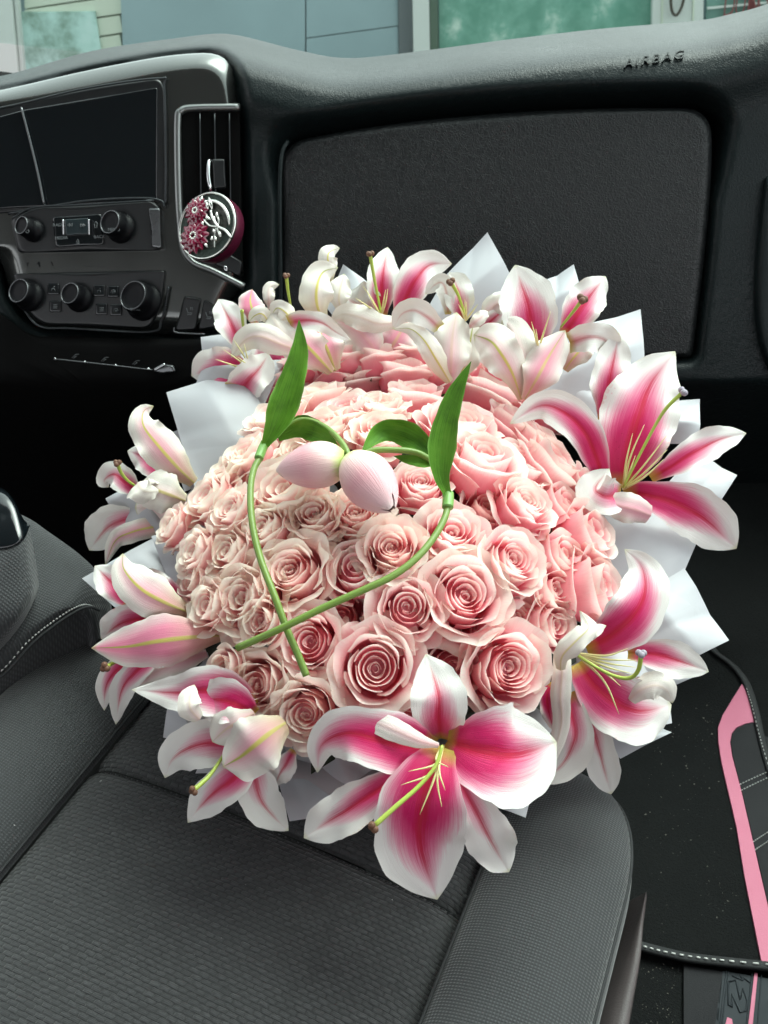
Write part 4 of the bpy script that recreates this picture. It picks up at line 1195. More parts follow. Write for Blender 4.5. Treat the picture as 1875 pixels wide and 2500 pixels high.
# ------------------------------------------------------------------ lilies
def lily_mats():
    ms = []
    for side in ('inner', 'outer'):
        m, nt, b = new_mat('lily_petal_' + side)
        u, v, uv = uv_xy(nt)
        mp = N(nt, 'ShaderNodeMapping'); mp.inputs['Scale'].default_value = (34, 1.6, 1); L(nt, uv, mp.inputs[0])
        st = N(nt, 'ShaderNodeTexNoise', i_Scale=2.2, i_Detail=6.0, i_Roughness=.65); L(nt, mp.outputs[0], st.inputs['Vector'])
        ob = N(nt, 'ShaderNodeObjectInfo'); sc_ = N(nt, 'ShaderNodeSeparateColor'); L(nt, ob.outputs['Color'], sc_.inputs[0])
        pinkness = sc_.outputs[0]; warm = sc_.outputs[1]
        au = M(nt, 'MULTIPLY', M(nt, 'ABSOLUTE', M(nt, 'SUBTRACT', u, .5)), 2.0)      # 0 at midrib, 1 at margin
        jit = M(nt, 'MULTIPLY_ADD', M(nt, 'SUBTRACT', st.outputs['Fac'], .5), .55, au)
        if side == 'inner':
            # broad magenta wash: strong at the throat, gone by the tip, keeps a white margin
            lim = M(nt, 'MULTIPLY', M(nt, 'SUBTRACT', M(nt, 'MULTIPLY_ADD', pinkness, .64, .36), v), 1.9)          # positive near the base
            wash = M(nt, 'MULTIPLY', M(nt, 'SUBTRACT', lim, M(nt, 'MULTIPLY', M(nt, 'POWER', M(nt, 'MAXIMUM', jit, 0.0), 1.5), 1.2)), 1.15)
            wash = M(nt, 'MULTIPLY', M(nt, 'MINIMUM', M(nt, 'MAXIMUM', wash, 0.0), 1.0), M(nt, 'MULTIPLY_ADD', pinkness, .75, .25))
            stripe = M(nt, 'SUBTRACT', 1.0, M(nt, 'MULTIPLY', M(nt, 'MAXIMUM', jit, 0.0), M(nt, 'MULTIPLY_ADD', v, 7.0, 2.2)))
            stripe = M(nt, 'MULTIPLY', M(nt, 'MAXIMUM', stripe, 0.0), M(nt, 'SUBTRACT', 1.0, M(nt, 'POWER', M(nt, 'MULTIPLY', v, 1.12, clamp=True), 5.0)))
            stripe = M(nt, 'MULTIPLY', stripe, M(nt, 'MULTIPLY_ADD', pinkness, .8, .3), clamp=True)
            white = (.87, .86, .82)
            c = mix(nt, M(nt, 'MULTIPLY', wash, 1.35, clamp=True), white, (.86, .25, .44))
            c = mix(nt, M(nt, 'POWER', wash, 1.25), c, (.62, .010, .125))
            c = mix(nt, M(nt, 'MULTIPLY', stripe, 1.2, clamp=True), c, (.58, .004, .05))
            # throat: yellow green nectary
            th = M(nt, 'MULTIPLY', M(nt, 'SUBTRACT', .12, v), 9.0, clamp=True)
            c = mix(nt, M(nt, 'MULTIPLY', th, .85), c, (.55, .50, .06))
            c = mix(nt, M(nt, 'MULTIPLY', M(nt, 'SUBTRACT', v, .96), 14.0, clamp=True), c, (.62, .62, .30))
            rib = M(nt, 'MULTIPLY', M(nt, 'SUBTRACT', .035, M(nt, 'ABSOLUTE', M(nt, 'SUBTRACT', u, .5))), 14.0, clamp=True)
            c = mix(nt, M(nt, 'MULTIPLY', rib, .25), c, (.55, .12, .14))
        else:
            white = (.86, .82, .75)
            wash = M(nt, 'SUBTRACT', M(nt, 'MULTIPLY_ADD', pinkness, .55, .38), M(nt, 'ADD', M(nt, 'MULTIPLY', M(nt, 'MAXIMUM', jit, 0.0), .62), M(nt, 'MULTIPLY', v, .42)))
            wash = M(nt, 'MULTIPLY', M(nt, 'MULTIPLY', wash, 2.2, clamp=True), M(nt, 'MULTIPLY_ADD', pinkness, .9, .2), clamp=True)
            c = mix(nt, wash, white, (.84, .27, .40))
            c = mix(nt, M(nt, 'MULTIPLY', M(nt, 'MULTIPLY', M(nt, 'SUBTRACT', .42, v), 1.6, clamp=True), warm), c, (.66, .58, .28))
            rib = M(nt, 'MULTIPLY', M(nt, 'SUBTRACT', M(nt, 'MULTIPLY_ADD', v, -.045, .075), M(nt, 'ABSOLUTE', M(nt, 'SUBTRACT', u, .5))), 30.0, clamp=True)
            rc = ramp(nt, v, [(.0, (.66, .56, .22)), (.5, (.74, .66, .16)), (.85, (.40, .46, .06)), (1.0, (.14, .22, .03))])
            c = mix(nt, M(nt, 'MULTIPLY', rib, M(nt, 'MULTIPLY_ADD', warm, .9, .1)), c, rc)
            c = mix(nt, M(nt, 'MULTIPLY', M(nt, 'SUBTRACT', v, .95), 14.0, clamp=True), c, (.45, .48, .12))
        c = mix(nt, M(nt, 'MULTIPLY', M(nt, 'SUBTRACT', .45, st.outputs['Fac'], clamp=True), .35), c, (.75, .60, .60))
        if side == 'inner':
            mq = N(nt, 'ShaderNodeMapping'); mq.inputs['Scale'].default_value = (1, 3.2, 1); L(nt, uv, mq.inputs[0])
            pv = N(nt, 'ShaderNodeTexVoronoi', i_Scale=15.0); L(nt, mq.outputs[0], pv.inputs['Vector'])
            ps = M(nt, 'MULTIPLY', M(nt, 'LESS_THAN', pv.outputs['Distance'], .16), M(nt, 'MULTIPLY', M(nt, 'MULTIPLY', M(nt, 'SUBTRACT', .52, v), 5.0, clamp=True), M(nt, 'MULTIPLY', M(nt, 'SUBTRACT', .62, au), 5.0, clamp=True)))
            c = mix(nt, M(nt, 'MULTIPLY', M(nt, 'MULTIPLY', ps, pinkness), .55), c, (.42, .01, .07))
        # tiny brown specks of age
        vo = N(nt, 'ShaderNodeTexVoronoi', i_Scale=7.0); L(nt, uv, vo.inputs['Vector'])
        sp = M(nt, 'LESS_THAN', vo.outputs['Distance'], .022)
        c = mix(nt, M(nt, 'MULTIPLY', sp, .6), c, (.20, .10, .05))
        petal_shader(m, nt, b, c, .22, .45)
        bump(nt, b, st.outputs['Fac'], .45, .0012)
        ms.append(m)
    return ms
M_LIN, M_LOUT = lily_mats()
M_FIL = plain('filament_pale_green', (.70, .66, .30), .45, noise_amt=.12)
M_STYLE = plain('style_green', (.36, .46, .07), .4, noise_amt=.2)
M_STIG_B = plain('stigma_brown', (.17, .075, .04), .6, noise_amt=.4, nscale=300)
M_STIG_G = plain('stigma_grey_violet', (.34, .31, .36), .5, noise_amt=.3, nscale=300)

def prof(v, tipk=2.4, base=.30, peak=.45):
    a = base + (1-base)*sstep(-.05, peak, v)
    if v > peak: a *= max(0.0, 1-((v-peak)/(1-peak))**tipk)**.92
    return max(a, .015)

def lily_petal(ctrl, hw, face, parent, color, cup=.38, ruffle=.19, roll=(0, 0), seed=0, peak=.45, tipk=2.4, base=.30, recurve=.0, label=None, nv=36, nu=19):
    """ctrl: [(px,py,t)] centre line from base to tip; hw: half width in photo pixels; face 'i' inside seen, 'o' outside seen"""
    rnd = random.Random(seed*7+3)
    pts = crom([P(*c) for c in ctrl], nv)
    # even arc-length resample
    d = [0]
    for a, b in zip(pts, pts[1:]): d.append(d[-1] + (b-a).length)
    tot = d[-1]; ev = []
    for i in range(nv):
        s = tot*i/(nv-1); k = 0
        while k < nv-2 and d[k+1] < s: k += 1
        f = (s-d[k])/max(1e-9, d[k+1]-d[k]); ev.append(pts[k].lerp(pts[k+1], f))
    pts = ev
    sgn = 1 if face == 'i' else -1
    ph, k1, k2 = rnd.uniform(0, 6.28), rnd.uniform(5, 8), rnd.uniform(11, 16)
    th = .0005
    ri, ro, uvs = [], [], []
    for i in range(nv):
        v = i/(nv-1)
        T = (pts[min(i+1, nv-1)] - pts[max(i-1, 0)]).normalized()
        n = (CAM - pts[i]).normalized(); n = (n - T*n.dot(T)).normalized()
        n = Matrix.Rotation(R_(lerp(roll[0], roll[1], v)), 3, T) @ n
        s = T.cross(n)
        tt = (pts[i]-CAM).dot(CF)
        W = hw*tt/F_PX*prof(v, tipk, base, peak)
        a, b, ur = [], [], []
        for j in range(nu):
            u = j/(nu-1)*2-1
            c = cup*(1-.75*v)*abs(u)**1.7 - recurve*v*abs(u)**2.2
            groove = -.055*math.exp(-(u/.13)**2)*(1-.5*v)
            rf = ruffle*(math.sin(k1*v*2+ph+(0 if u > 0 else 2.1)) + .6*math.sin(k2*v*1.6+ph*1.7+u)) * abs(u)**2.5 * sstep(.1, .5, v)
            fine = .012*math.sin(9*u+ph) 
            h = W*(sgn*(c+groove) + rf + fine)
            edge = abs(u)**6
            q = pts[i] + s*(W*u*(1-.10*abs(c))) + n*h
            # irregular margin
            q += s*(W*.035*(math.sin(k2*v*1.3+ph)+.5*math.sin(k2*v*3.7+ph*2))*u*abs(u)**3)
            a.append(q + n*(sgn*th*(1-edge)*.5)); b.append(q - n*(sgn*th*(1-edge)*.5)); ur.append((j/(nu-1), v))
        ri.append(a); ro.append(b); uvs.append(ur)
    mb = MB()
    mb.grid(ri, uvs, 0, flip=sgn < 0); mb.grid(ro, uvs, 1, flip=sgn > 0)
    o = mb.build('petal', [M_LIN, M_LOUT], parent, label=label)
    o.color = (*color, 1)
    return o

def build_lily(spec, idx):
    (x0, y0), t0 = spec['base'], spec['t']
    sc = spec['scale']; ox, oy = spec['org']
    cv = lambda q: (ox + q[0]*sc, oy + q[1]*sc)
    root = thing('lily', P(x0, y0, t0), spec['label'], 'lily', 'stargazer lilies ringed around the roses')
    col = (spec.get('pink', .8), spec.get('rib', .5), 0)
    for k, pt in enumerate(spec['petals']):
        face, hw, cl = pt[0], pt[1]*sc*spec.get('wide', 1.1), pt[2]
        op = dict(pt[3]) if len(pt) > 3 else {}
        dz = op.pop('dz', 0.0); arc = op.pop('arc', .022 if face == 'i' else .016); pk_ = op.pop('pink', col[0]); rb_ = op.pop('rib', 1.0 if face == 'o' else col[1])
        ts = op.pop('ts', None)
        n = len(cl); ctrl = []
        for i, q in enumerate(cl):
            X, Y = cv(q); v = i/(n-1)
            d_ = (ts[i] if ts else -arc*math.sin(math.pi*min(1, v*1.15)) + .004)
            ctrl.append((X, Y, t0 + dz + d_))
        lily_petal(ctrl, hw, face, root, (pk_, rb_, 0), seed=idx*20+k, **op)
    if 'pistil' in spec:
        pl, sg, sz = spec['pistil']
        pts = crom([P(*cv(q), t0 + spec.get('pz', -.02) - .028*i/(len(pl)-1)) for i, q in enumerate(pl)], 24)
        e = bpy.data.objects.new('pistil', None); COL.objects.link(e); e.parent = root
        mb = MB(); mb.tube(pts, [lerp(.0011, .0019, i/23) for i in range(24)], 8); mb.build('style', M_STYLE, e)
        tip = pts[-1]; dr = (pts[-1]-pts[-3]).normalized(); fx_ = dr.orthogonal().normalized(); fy_ = dr.cross(fx_)
        mb = MB(); r = sz*sc*t0/F_PX
        for a in range(3):
            mb.ball(tip + dr*r*.25 + (fx_*math.cos(a*2.09) + fy_*math.sin(a*2.09))*r*.48, r*.62, n=8, m=6)
        mb.build('stigma', M_STIG_B if sg == 'b' else M_STIG_G, e)
    if 'stamens' in spec:
        src, tips = spec['stamens']
        for k, tp in enumerate(tips):
            if len(tp) == 2: tp = (tp[0], tp[1], 0)
            mid = (lerp(src[0], tp[0], .5) + (tp[2] if len(tp) > 2 else 0), lerp(src[1], tp[1], .5) + (tp[3] if len(tp) > 3 else 0))
            zz = spec.get('sz', -.014)
            pts = crom([P(*cv(src), t0+.002+zz*.3), P(*cv(mid), t0+zz*1.6), P(*cv((tp[0], tp[1])), t0+zz*2.0)], 14)
            mb = MB(); mb.tube(pts, [.0011*(1-.85*(i/13)**2.2) for i in range(14)], 6); mb.build('stamen', M_FIL, root)
    if 'trumpet' in spec: pass
    return root

Z1 = dict(org=(400, 550), scale=500/1659.); Z2 = dict(org=(800, 550), scale=500/1659.)
Z3 = dict(org=(1150, 600), scale=700/1659.); Z4 = dict(org=(200, 950), scale=500/1659.)
Z5 = dict(org=(200, 1350), scale=550/1659.); Z6 = dict(org=(700, 1550), scale=700/1659.); Z7 = dict(org=(1200, 1250), scale=650/1659.)
LILIES = [
 dict(Z3, wide=1.1, base=(1517, 1187), t=.885, pink=.95, label='large open lily at the upper right with a long green pistil, tallest petal white tipped',
  petals=[('i', 100, [(770, 1010), (790, 900), (805, 760), (830, 640), (855, 500)], dict(dz=.030, arc=.01, peak=.4, tipk=3, pink=.8)),
          ('i', 88, [(1040, 1345), (1160, 1275), (1290, 1195), (1440, 1120), (1592, 1085)], dict(dz=.012, arc=.012, pink=.8, peak=.5)),
          ('i', 205, [(880, 1400), (905, 1230), (960, 1020), (1040, 800), (1180, 612)], dict(dz=.004, arc=.018, cup=.25, peak=.42, tipk=2.2)),
          ('i', 100, [(780, 1400), (725, 1230), (660, 1080), (540, 965), (400, 925), (225, 1030)], dict(dz=-.004, arc=.030, roll=(0, 10), peak=.5, cup=.15, ruffle=.05)),
          ('i', 142, [(880, 1425), (1010, 1440), (1180, 1490), (1350, 1580), (1535, 1752)], dict(dz=-.006, arc=.014, peak=.55, tipk=3.0, ruffle=.05)),
          ('i', 105, [(865, 1440), (800, 1450), (755, 1440), (720, 1400), (800, 1290)], dict(dz=-.020, arc=.02, pink=.6, base=.5, peak=.4)),
          ('o', 82, [(1040, 1560), (960, 1530), (840, 1500), (760, 1490), (686, 1530)], dict(dz=-.024, arc=.008, pink=.55, rib=.0, base=.6, peak=.3))],
  pistil=([(880, 1400), (960, 1240), (1060, 1050), (1130, 940), (1222, 850)], 'g', 30),
  stamens=((880, 1410), [(1003, 1035, -20), (935, 1085, -10), (1138, 1090, 0, 10), (1135, 1180, 0, 15), (1115, 1235, 0, 20), (950, 1215, 0)])),
 dict(Z7, wide=1.24, base=(1404, 1599), t=.765, pink=.95, label='open lily at the lower right with a grey tipped pistil curving over its magenta petals',
  petals=[('i', 40, [(370, 1060), (345, 1150), (360, 1260), (395, 1370)], dict(dz=.012, arc=.004, pink=1.0)),
          ('i', 95, [(850, 880), (960, 880), (1080, 900), (1220, 945), (1352, 995)], dict(dz=.016, arc=.010, pink=.75, ruffle=.05)),
          ('i', 84, [(540, 1150), (620, 1330), (670, 1480), (700, 1600), (745, 1758)], dict(dz=.014, arc=.006, pink=.5, tipk=5, ruffle=.1)),
          ('i', 168, [(540, 940), (640, 1080), (780, 1190), (930, 1240), (1120, 1200)], dict(dz=.002, arc=.016, peak=.5, tipk=3.2, cup=.3)),
          ('o', 72, [(860, 1170), (930, 1110), (1020, 1080), (1090, 1110), (1128, 1190)], dict(dz=-.012, arc=.010, pink=.1, rib=.0, base=.5, peak=.5)),
          ('i', 135, [(590, 850), (740, 770), (880, 650), (955, 500), (935, 340), (830, 232)], dict(dz=-.002, arc=.026, peak=.42, cup=.25, ruffle=.05)),
          ('i', 105, [(470, 1130), (500, 1260), (520, 1400), (450, 1560), (310, 1690)], dict(dz=-.004, arc=.012, pink=.55, base=.5, peak=.5, ruffle=.05)),
          ('o', 52, [(440, 860), (440, 1000), (430, 1150), (430, 1350), (330, 1680)], dict(dz=-.012, arc=.014, pink=.15, rib=.1, base=.8, peak=.2, ruffle=.05)),
          ('o', 58, [(430, 985), (440, 900), (520, 810), (600, 730), (590, 680), (548, 615)], dict(dz=-.024, arc=.016, pink=.05, rib=.6, base=.4, peak=.4, ruffle=.2)),
          ('o', 40, [(540, 790), (600, 760), (660, 730), (715, 708)], dict(dz=-.026, arc=.008, pink=.0, rib=.0, base=.8, peak=.3, ruffle=.2))],
  pistil=([(525, 885), (640, 960), (760, 1020), (860, 1035), (915, 985), (932, 890)], 'g', 34),
  stamens=((520, 880), [(850, 850, 30, 30), (905, 925, 0, 15), (900, 968, 0, 15), (885, 1010, 0, 15), (805, 1085, 20, 0), (795, 1260, 40, -20)])),
 dict(Z6, base=(1084, 1820), t=.69, pink=1.0, label='largest open lily at the bottom with a broad petal hanging down over the seat',
  petals=[('i', 120, [(760, 760), (600, 850), (460, 940), (340, 1020), (240, 1080), (100, 1175)], dict(dz=.014, arc=.008, pink=.85, ruffle=.22, peak=.6, tipk=3.2)),
          ('i', 130, [(960, 780), (1040, 920), (1110, 1050), (1165, 1160), (1220, 1260), (1285, 1372)], dict(dz=.014, arc=.008, pink=.55, ruffle=.2, peak=.6, tipk=2.8)),
          ('i', 150, [(890, 600), (880, 480), (880, 360), (850, 240), (805, 112)], dict(dz=.004, arc=.020, pink=.7, ruffle=.08, peak=.42)),
          ('i', 158, [(860, 660), (700, 640), (520, 600), (340, 570), (200, 640), (178, 795)], dict(pink=1.0, dz=.0, arc=.030, peak=.3, cup=.25, ruffle=.06)),
          ('o', 62, [(880, 640), (760, 610), (600, 540), (470, 490), (360, 475)], dict(dz=-.020, arc=.012, pink=.35, rib=.0, base=.25, peak=.5, ruffle=.06)),
          ('i', 268, [(930, 610), (1040, 650), (1180, 680), (1340, 690), (1560, 620)], dict(pink=1.0, dz=-.006, arc=.020, peak=.48, tipk=3.0, cup=.25, ruffle=.03, base=.18)),
          ('i', 250, [(900, 650), (830, 820), (785, 1000), (775, 1230), (870, 1530)], dict(pink=1.0, dz=-.014, arc=.022, peak=.45, tipk=2.6, cup=.25, ruffle=.03))],
  pistil=([(900, 640), (860, 760), (760, 880), (640, 985), (505, 1105)], 'b', 34), pz=-.040,
  stamens=((905, 640), [(705, 790, 60, 30), (935, 765, -55, 20), (660, 870, 60, 40), (917, 900, -30, 10), (770, 1040, 20, -20), (897, 995, -30, 10)]), sz=-.022),
 dict(Z5, wide=1.5, base=(620, 1755), t=.725, pink=.6, rib=1.0, label='lily at the lower left, yellow ribbed petal hiding its throat, brown tipped pistil below',
  petals=[('i', 62, [(1560, 1450), (1500, 1560), (1450, 1640), (1425, 1720)], dict(dz=.014, arc=.004, pink=.5)),
          ('i', 118, [(1280, 1340), (1100, 1400), (920, 1400), (760, 1450), (660, 1530), (612, 1655)], dict(dz=.012, arc=.010, pink=.65, ruffle=.08)),
          ('i', 100, [(1320, 1440), (1200, 1580), (1090, 1680), (970, 1770), (870, 1870), (780, 1985)], dict(dz=.010, arc=.010, pink=.8, ruffle=.08)),
          ('i', 104, [(1320, 1440), (1270, 1580), (1285, 1720), (1330, 1840), (1420, 1950), (1520, 2045)], dict(dz=.014, arc=.008, pink=.5, ruffle=.04)),
          ('i', 125, [(1260, 1140), (1090, 1050), (900, 1010), (700, 1030), (370, 1008)], dict(dz=.006, arc=.012, pink=.85, peak=.3, tipk=1.6, ruffle=.10)),
          ('i', 110, [(1270, 1190), (1130, 1110), (980, 1080), (860, 1100)], dict(dz=-.002, arc=.010, pink=1.0, peak=.5, tipk=4)),
          ('o', 92, [(1270, 1180), (1160, 1240), (1060, 1300), (960, 1390)], dict(dz=-.010, arc=.012, pink=.35, peak=.45, tipk=4, rib=.2, ruffle=.05)),
          ('o', 62, [(865, 1225), (800, 1150), (795, 1060), (828, 970)], dict(dz=-.018, arc=.012, pink=.15, rib=.1, base=.5, ruffle=.04)),
          ('o', 150, [(1500, 1250), (1380, 1330), (1270, 1420), (1170, 1500), (1040, 1575)], dict(dz=-.018, arc=.014, pink=.6, peak=.42, tipk=3.5, base=.35, ruffle=.14))],
  pistil=([(1080, 1430), (1010, 1540), (930, 1650), (825, 1745)], 'b', 38), pz=.0),
 dict(Z5, wide=1.42, base=(500, 1570), t=.785, pink=.7, rib=1.0, label='lily at the left edge with a long pink petal striped yellow down its back',
  petals=[('i', 72, [(740, 400), (640, 300), (520, 215), (370, 165)], dict(dz=.014, arc=.008, pink=1.0)),
          ('i', 82, [(350, 370), (270, 280), (190, 190), (95, 95)], dict(dz=.016, arc=.008, pink=.8)),
          ('i', 92, [(520, 500), (400, 490), (270, 530), (140, 630)], dict(dz=.014, arc=.008, pink=.75)),
          ('i', 64, [(560, 700), (400, 770), (250, 870), (175, 990), (165, 1160)], dict(dz=.012, arc=.008, pink=.9)),
          ('i', 68, [(640, 690), (500, 790), (380, 890), (290, 1020), (250, 1262)], dict(dz=.008, arc=.010, pink=.75)),
          ('o', 75, [(920, 740), (760, 790), (580, 860), (400, 990)], dict(dz=.008, arc=.006, pink=.45, rib=.0, peak=.4)),
          ('o', 118, [(790, 440), (600, 360), (430, 260), (310, 120), (300, 5)], dict(dz=-.002, arc=.014, pink=.6, ruffle=.05)),
          ('o', 140, [(1040, 610), (820, 620), (560, 650), (330, 690), (72, 700)], dict(dz=-.012, arc=.016, pink=.95, peak=.42, tipk=2.2, base=.2, ruffle=.06))],
  pistil=([(330, 770), (250, 800), (175, 840)], 'b', 40), pz=.014),
 dict(Z4, wide=1.45, base=(455, 1225), t=.90, pink=.5, rib=1.0, label='pale lily at the upper left edge, one ribbed petal standing up before the dark console',
  petals=[('i', 85, [(720, 700), (590, 610), (480, 540), (370, 500)], dict(dz=.022, arc=.006, pink=.9)),
          ('i', 78, [(460, 850), (360, 760), (260, 690), (180, 740), (215, 795)], dict(dz=.012, arc=.012, pink=.7)),
          ('i', 118, [(470, 1050), (340, 1060), (200, 1130), (60, 1305)], dict(dz=.016, arc=.008, pink=.45, ruffle=.05)),
          ('o', 64, [(760, 1100), (560, 1120), (400, 1160), (270, 1230), (190, 1420)], dict(dz=.004, arc=.010, pink=.6, base=.5, peak=.3)),
          ('o', 112, [(910, 760), (780, 640), (620, 460), (500, 300), (500, 180), (580, 138)], dict(dz=.004, arc=.014, pink=.6, peak=.4)),
          ('o', 150, [(850, 940), (740, 960), (600, 960), (430, 960)], dict(dz=.002, arc=.008, pink=.35, rib=.0, tipk=6, base=.45, ruffle=.05)),
          ('o', 120, [(840, 905), (720, 860), (590, 810), (480, 760)], dict(dz=-.006, arc=.010, pink=.25, rib=.7, tipk=5, ruffle=.05)),
          ('o', 100, [(460, 760), (500, 820), (560, 830), (630, 825)], dict(dz=-.014, arc=.010, pink=.0, rib=.0, tipk=1.5, peak=.15, base=1.0))],
  pistil=([(440, 790), (370, 740), (320, 680), (288, 605)], 'b', 34), pz=.0),
 dict(Z1, wide=1.32, base=(606, 905), t=.975, pink=.85, label='upper left lily with magenta striped petals and green stamens in front of white paper',
  petals=[('i', 160, [(1000, 1260), (900, 1170), (800, 1080), (740, 980)], dict(dz=.020, arc=.004, pink=1.0)),
          ('i', 48, [(640, 1350), (440, 1392), (280, 1400), (180, 1440), (130, 1565)], dict(dz=.006, arc=.010, pink=.0, ruffle=.12)),
          ('i', 98, [(620, 990), (570, 850), (510, 720), (440, 600)], dict(dz=.010, arc=.010, pink=.6, ruffle=.16)),
          ('i', 150, [(690, 1190), (570, 1180), (440, 1180), (330, 1180), (225, 1220)], dict(dz=.0, arc=.014, pink=.9)),
          ('i', 112, [(620, 1340), (700, 1240), (780, 1150), (850, 1040)], dict(dz=-.008, arc=.016, pink=.55, tipk=3, base=.9, peak=.3, ruffle=.14)),
          ('o', 82, [(740, 800), (720, 700), (700, 610), (715, 520)], dict(dz=.012, arc=.010, pink=1.0, ruffle=.08)),
          ('o', 40, [(860, 680), (850, 590), (860, 500), (935, 480)], dict(dz=.02, arc=.006, pink=.2, rib=0))],
  pistil=([(655, 900), (640, 790), (632, 690)], 'b', 6), pz=.004,
  stamens=((700, 1180), [(415, 1085, 0, 0), (480, 1005, 40, 20), (560, 920, 20, 10), (585, 1060, 20, 0), (650, 960, 0, 0)])),
 dict(Z1, wide=1.32, base=(805, 905), t=.965, pink=.55, rib=1.0, label='cream trumpet lily behind the tip of the left tulip leaf, petals curling in every direction',
  petals=[('o', 60, [(1350, 460), (1335, 330), (1330, 240), (1370, 200), (1425, 186)], dict(dz=.016, arc=.01, pink=.1)),
          ('o', 75, [(1430, 690), (1420, 560), (1462, 395)], dict(dz=.014, arc=.006, pink=.0, rib=.2)),
          ('o', 110, [(1290, 780), (1240, 640), (1240, 500), (1290, 380), (1410, 342)], dict(dz=.010, arc=.014, pink=.1, peak=.4)),
          ('o', 118, [(1390, 1180), (1330, 1020), (1270, 880), (1230, 740)], dict(dz=.0, arc=.012, pink=.75, tipk=6, base=.3, rib=1.0)),
          ('o', 120, [(1360, 1190), (1240, 1060), (1130, 940), (1060, 820)], dict(dz=-.003, arc=.012, pink=.7, tipk=6, base=.25, rib=1.0)),
          ('o', 50, [(860, 800), (800, 720), (740, 730), (690, 780)], dict(dz=-.002, arc=.01, pink=.05)),
          ('o', 58, [(1060, 820), (1000, 720), (920, 670), (868, 735)], dict(dz=-.004, arc=.012, pink=.05)),
          ('o', 105, [(1050, 1060), (990, 930), (920, 810), (850, 690)], dict(dz=-.004, arc=.014, pink=.12, rib=.0, base=.5)),
          ('i', 62, [(1010, 790), (1140, 770), (1280, 790), (1400, 870), (1515, 932)], dict(dz=-.012, arc=.014, pink=.45, base=.8, peak=.3)),
          ('o', 88, [(1090, 1010), (940, 960), (780, 900), (660, 930), (545, 1070)], dict(dz=-.010, arc=.018, pink=.25, rib=.1, base=.6, ruffle=.05))],
  pistil=([(1035, 690), (1010, 560), (992, 415)], 'b', 30), pz=.008),
 dict(Z2, wide=1.32, base=(926, 767), t=.985, pink=.75, rib=.6, label='open lily at the top centre, its brown tipped pistil upright against the glovebox',
  petals=[('o', 62, [(110, 680), (80, 560), (135, 395)], dict(dz=.010, arc=.006, pink=.0, rib=.2)),
          ('i', 150, [(420, 740), (330, 690), (200, 620), (130, 560)], dict(dz=.018, arc=.008, pink=.3)),
          ('i', 100, [(440, 740), (436, 580), (445, 420), (465, 290), (485, 178)], dict(dz=.012, arc=.012, pink=.8, ruffle=.10)),
          ('i', 118, [(570, 740), (640, 580), (720, 430), (830, 320), (1005, 312)], dict(dz=.006, arc=.016, pink=.8, ruffle=.05)),
          ('o', 135, [(440, 1090), (540, 950), (600, 850), (660, 760)], dict(dz=.0, arc=.008, pink=.75, rib=.3, tipk=5, base=.2)),
          ('o', 120, [(425, 1090), (340, 950), (230, 840), (60, 760)], dict(dz=-.004, arc=.014, pink=.55, rib=.0, tipk=3, base=.2)),
          ('o', 80, [(540, 790), (400, 790), (250, 740), (120, 720), (20, 780)], dict(dz=-.012, arc=.014, pink=.05, rib=.0, base=.5))],
  pistil=([(435, 730), (410, 600), (375, 420), (345, 240)], 'b', 34), pz=-.004,
  stamens=((430, 740), [(285, 490, 10), (225, 590, 10), (470, 520, 0), (487, 515, 10), (330, 560, 0)])),
 dict(Z2, wide=1.3, base=(1095, 935), t=.945, pink=.35, rib=1.0, label='greenish cream trumpet lily at the top, closed tube pointing down to the right tulip leaf',
  petals=[('i', 62, [(975, 720), (965, 560), (930, 470), (870, 480), (790, 560)], dict(dz=.010, arc=.010, pink=.05)),
          ('i', 98, [(1080, 760), (1070, 600), (1040, 480), (985, 385)], dict(dz=.012, arc=.010, pink=.55)),
          ('i', 55, [(1230, 860), (1340, 760), (1430, 690), (1532, 685)], dict(dz=.008, arc=.012, pink=.6)),
          ('o', 95, [(1060, 1260), (1110, 1120), (1150, 960), (1180, 790)], dict(dz=.0, arc=.010, pink=.05, tipk=6, base=.3)),
          ('o', 125, [(1000, 1280), (1000, 1100), (1010, 900), (1045, 705)], dict(dz=-.006, arc=.014, pink=.4, tipk=3, base=.25, rib=.1)),
          ('o', 70, [(990, 1270), (880, 1090), (780, 930), (670, 840), (525, 840)], dict(dz=-.010, arc=.016, pink=.05, peak=.3, base=.35)),
          ('i', 78, [(900, 830), (800, 740), (700, 690), (600, 720), (530, 835)], dict(dz=-.014, arc=.018, pink=.1, base=.5, ruffle=.05)),
          ('o', 42, [(1140, 830), (1200, 780), (1270, 720), (1300, 700)], dict(dz=-.008, arc=.01, pink=.3, rib=0, ruffle=.2))],
  pistil=([(1115, 745), (1085, 640), (1050, 550), (1000, 465)], 'b', 38), pz=-.004,
  stamens=((1120, 770), [(1110, 600, 0), (1125, 620, 0), (1060, 640, 0), (1215, 640, 0), (1190, 670, 0)])),
 dict(Z3, wide=1.3, base=(1275, 960), t=.925, pink=.8, rib=.4, label='lily right of the top paper corner, brown pistil crossing a spotted petal',
  petals=[('o', 52, [(60, 440), (130, 350), (200, 330), (268, 372)], dict(dz=.020, arc=.006, pink=.3, rib=0)),
          ('i', 88, [(540, 520), (600, 420), (680, 300), (778, 178)], dict(dz=.016, arc=.010, pink=.85)),
          ('i', 128, [(345, 640), (350, 490), (330, 340), (290, 220), (255, 112)], dict(dz=.012, arc=.012, pink=.8, ruffle=.05)),
          ('o', 60, [(540, 720), (600, 640), (680, 560), (780, 540)], dict(dz=.010, arc=.006, pink=.5)),
          ('i', 68, [(570, 560), (680, 530), (780, 550), (850, 665)], dict(dz=.000, arc=.016, pink=.15, base=.7)),
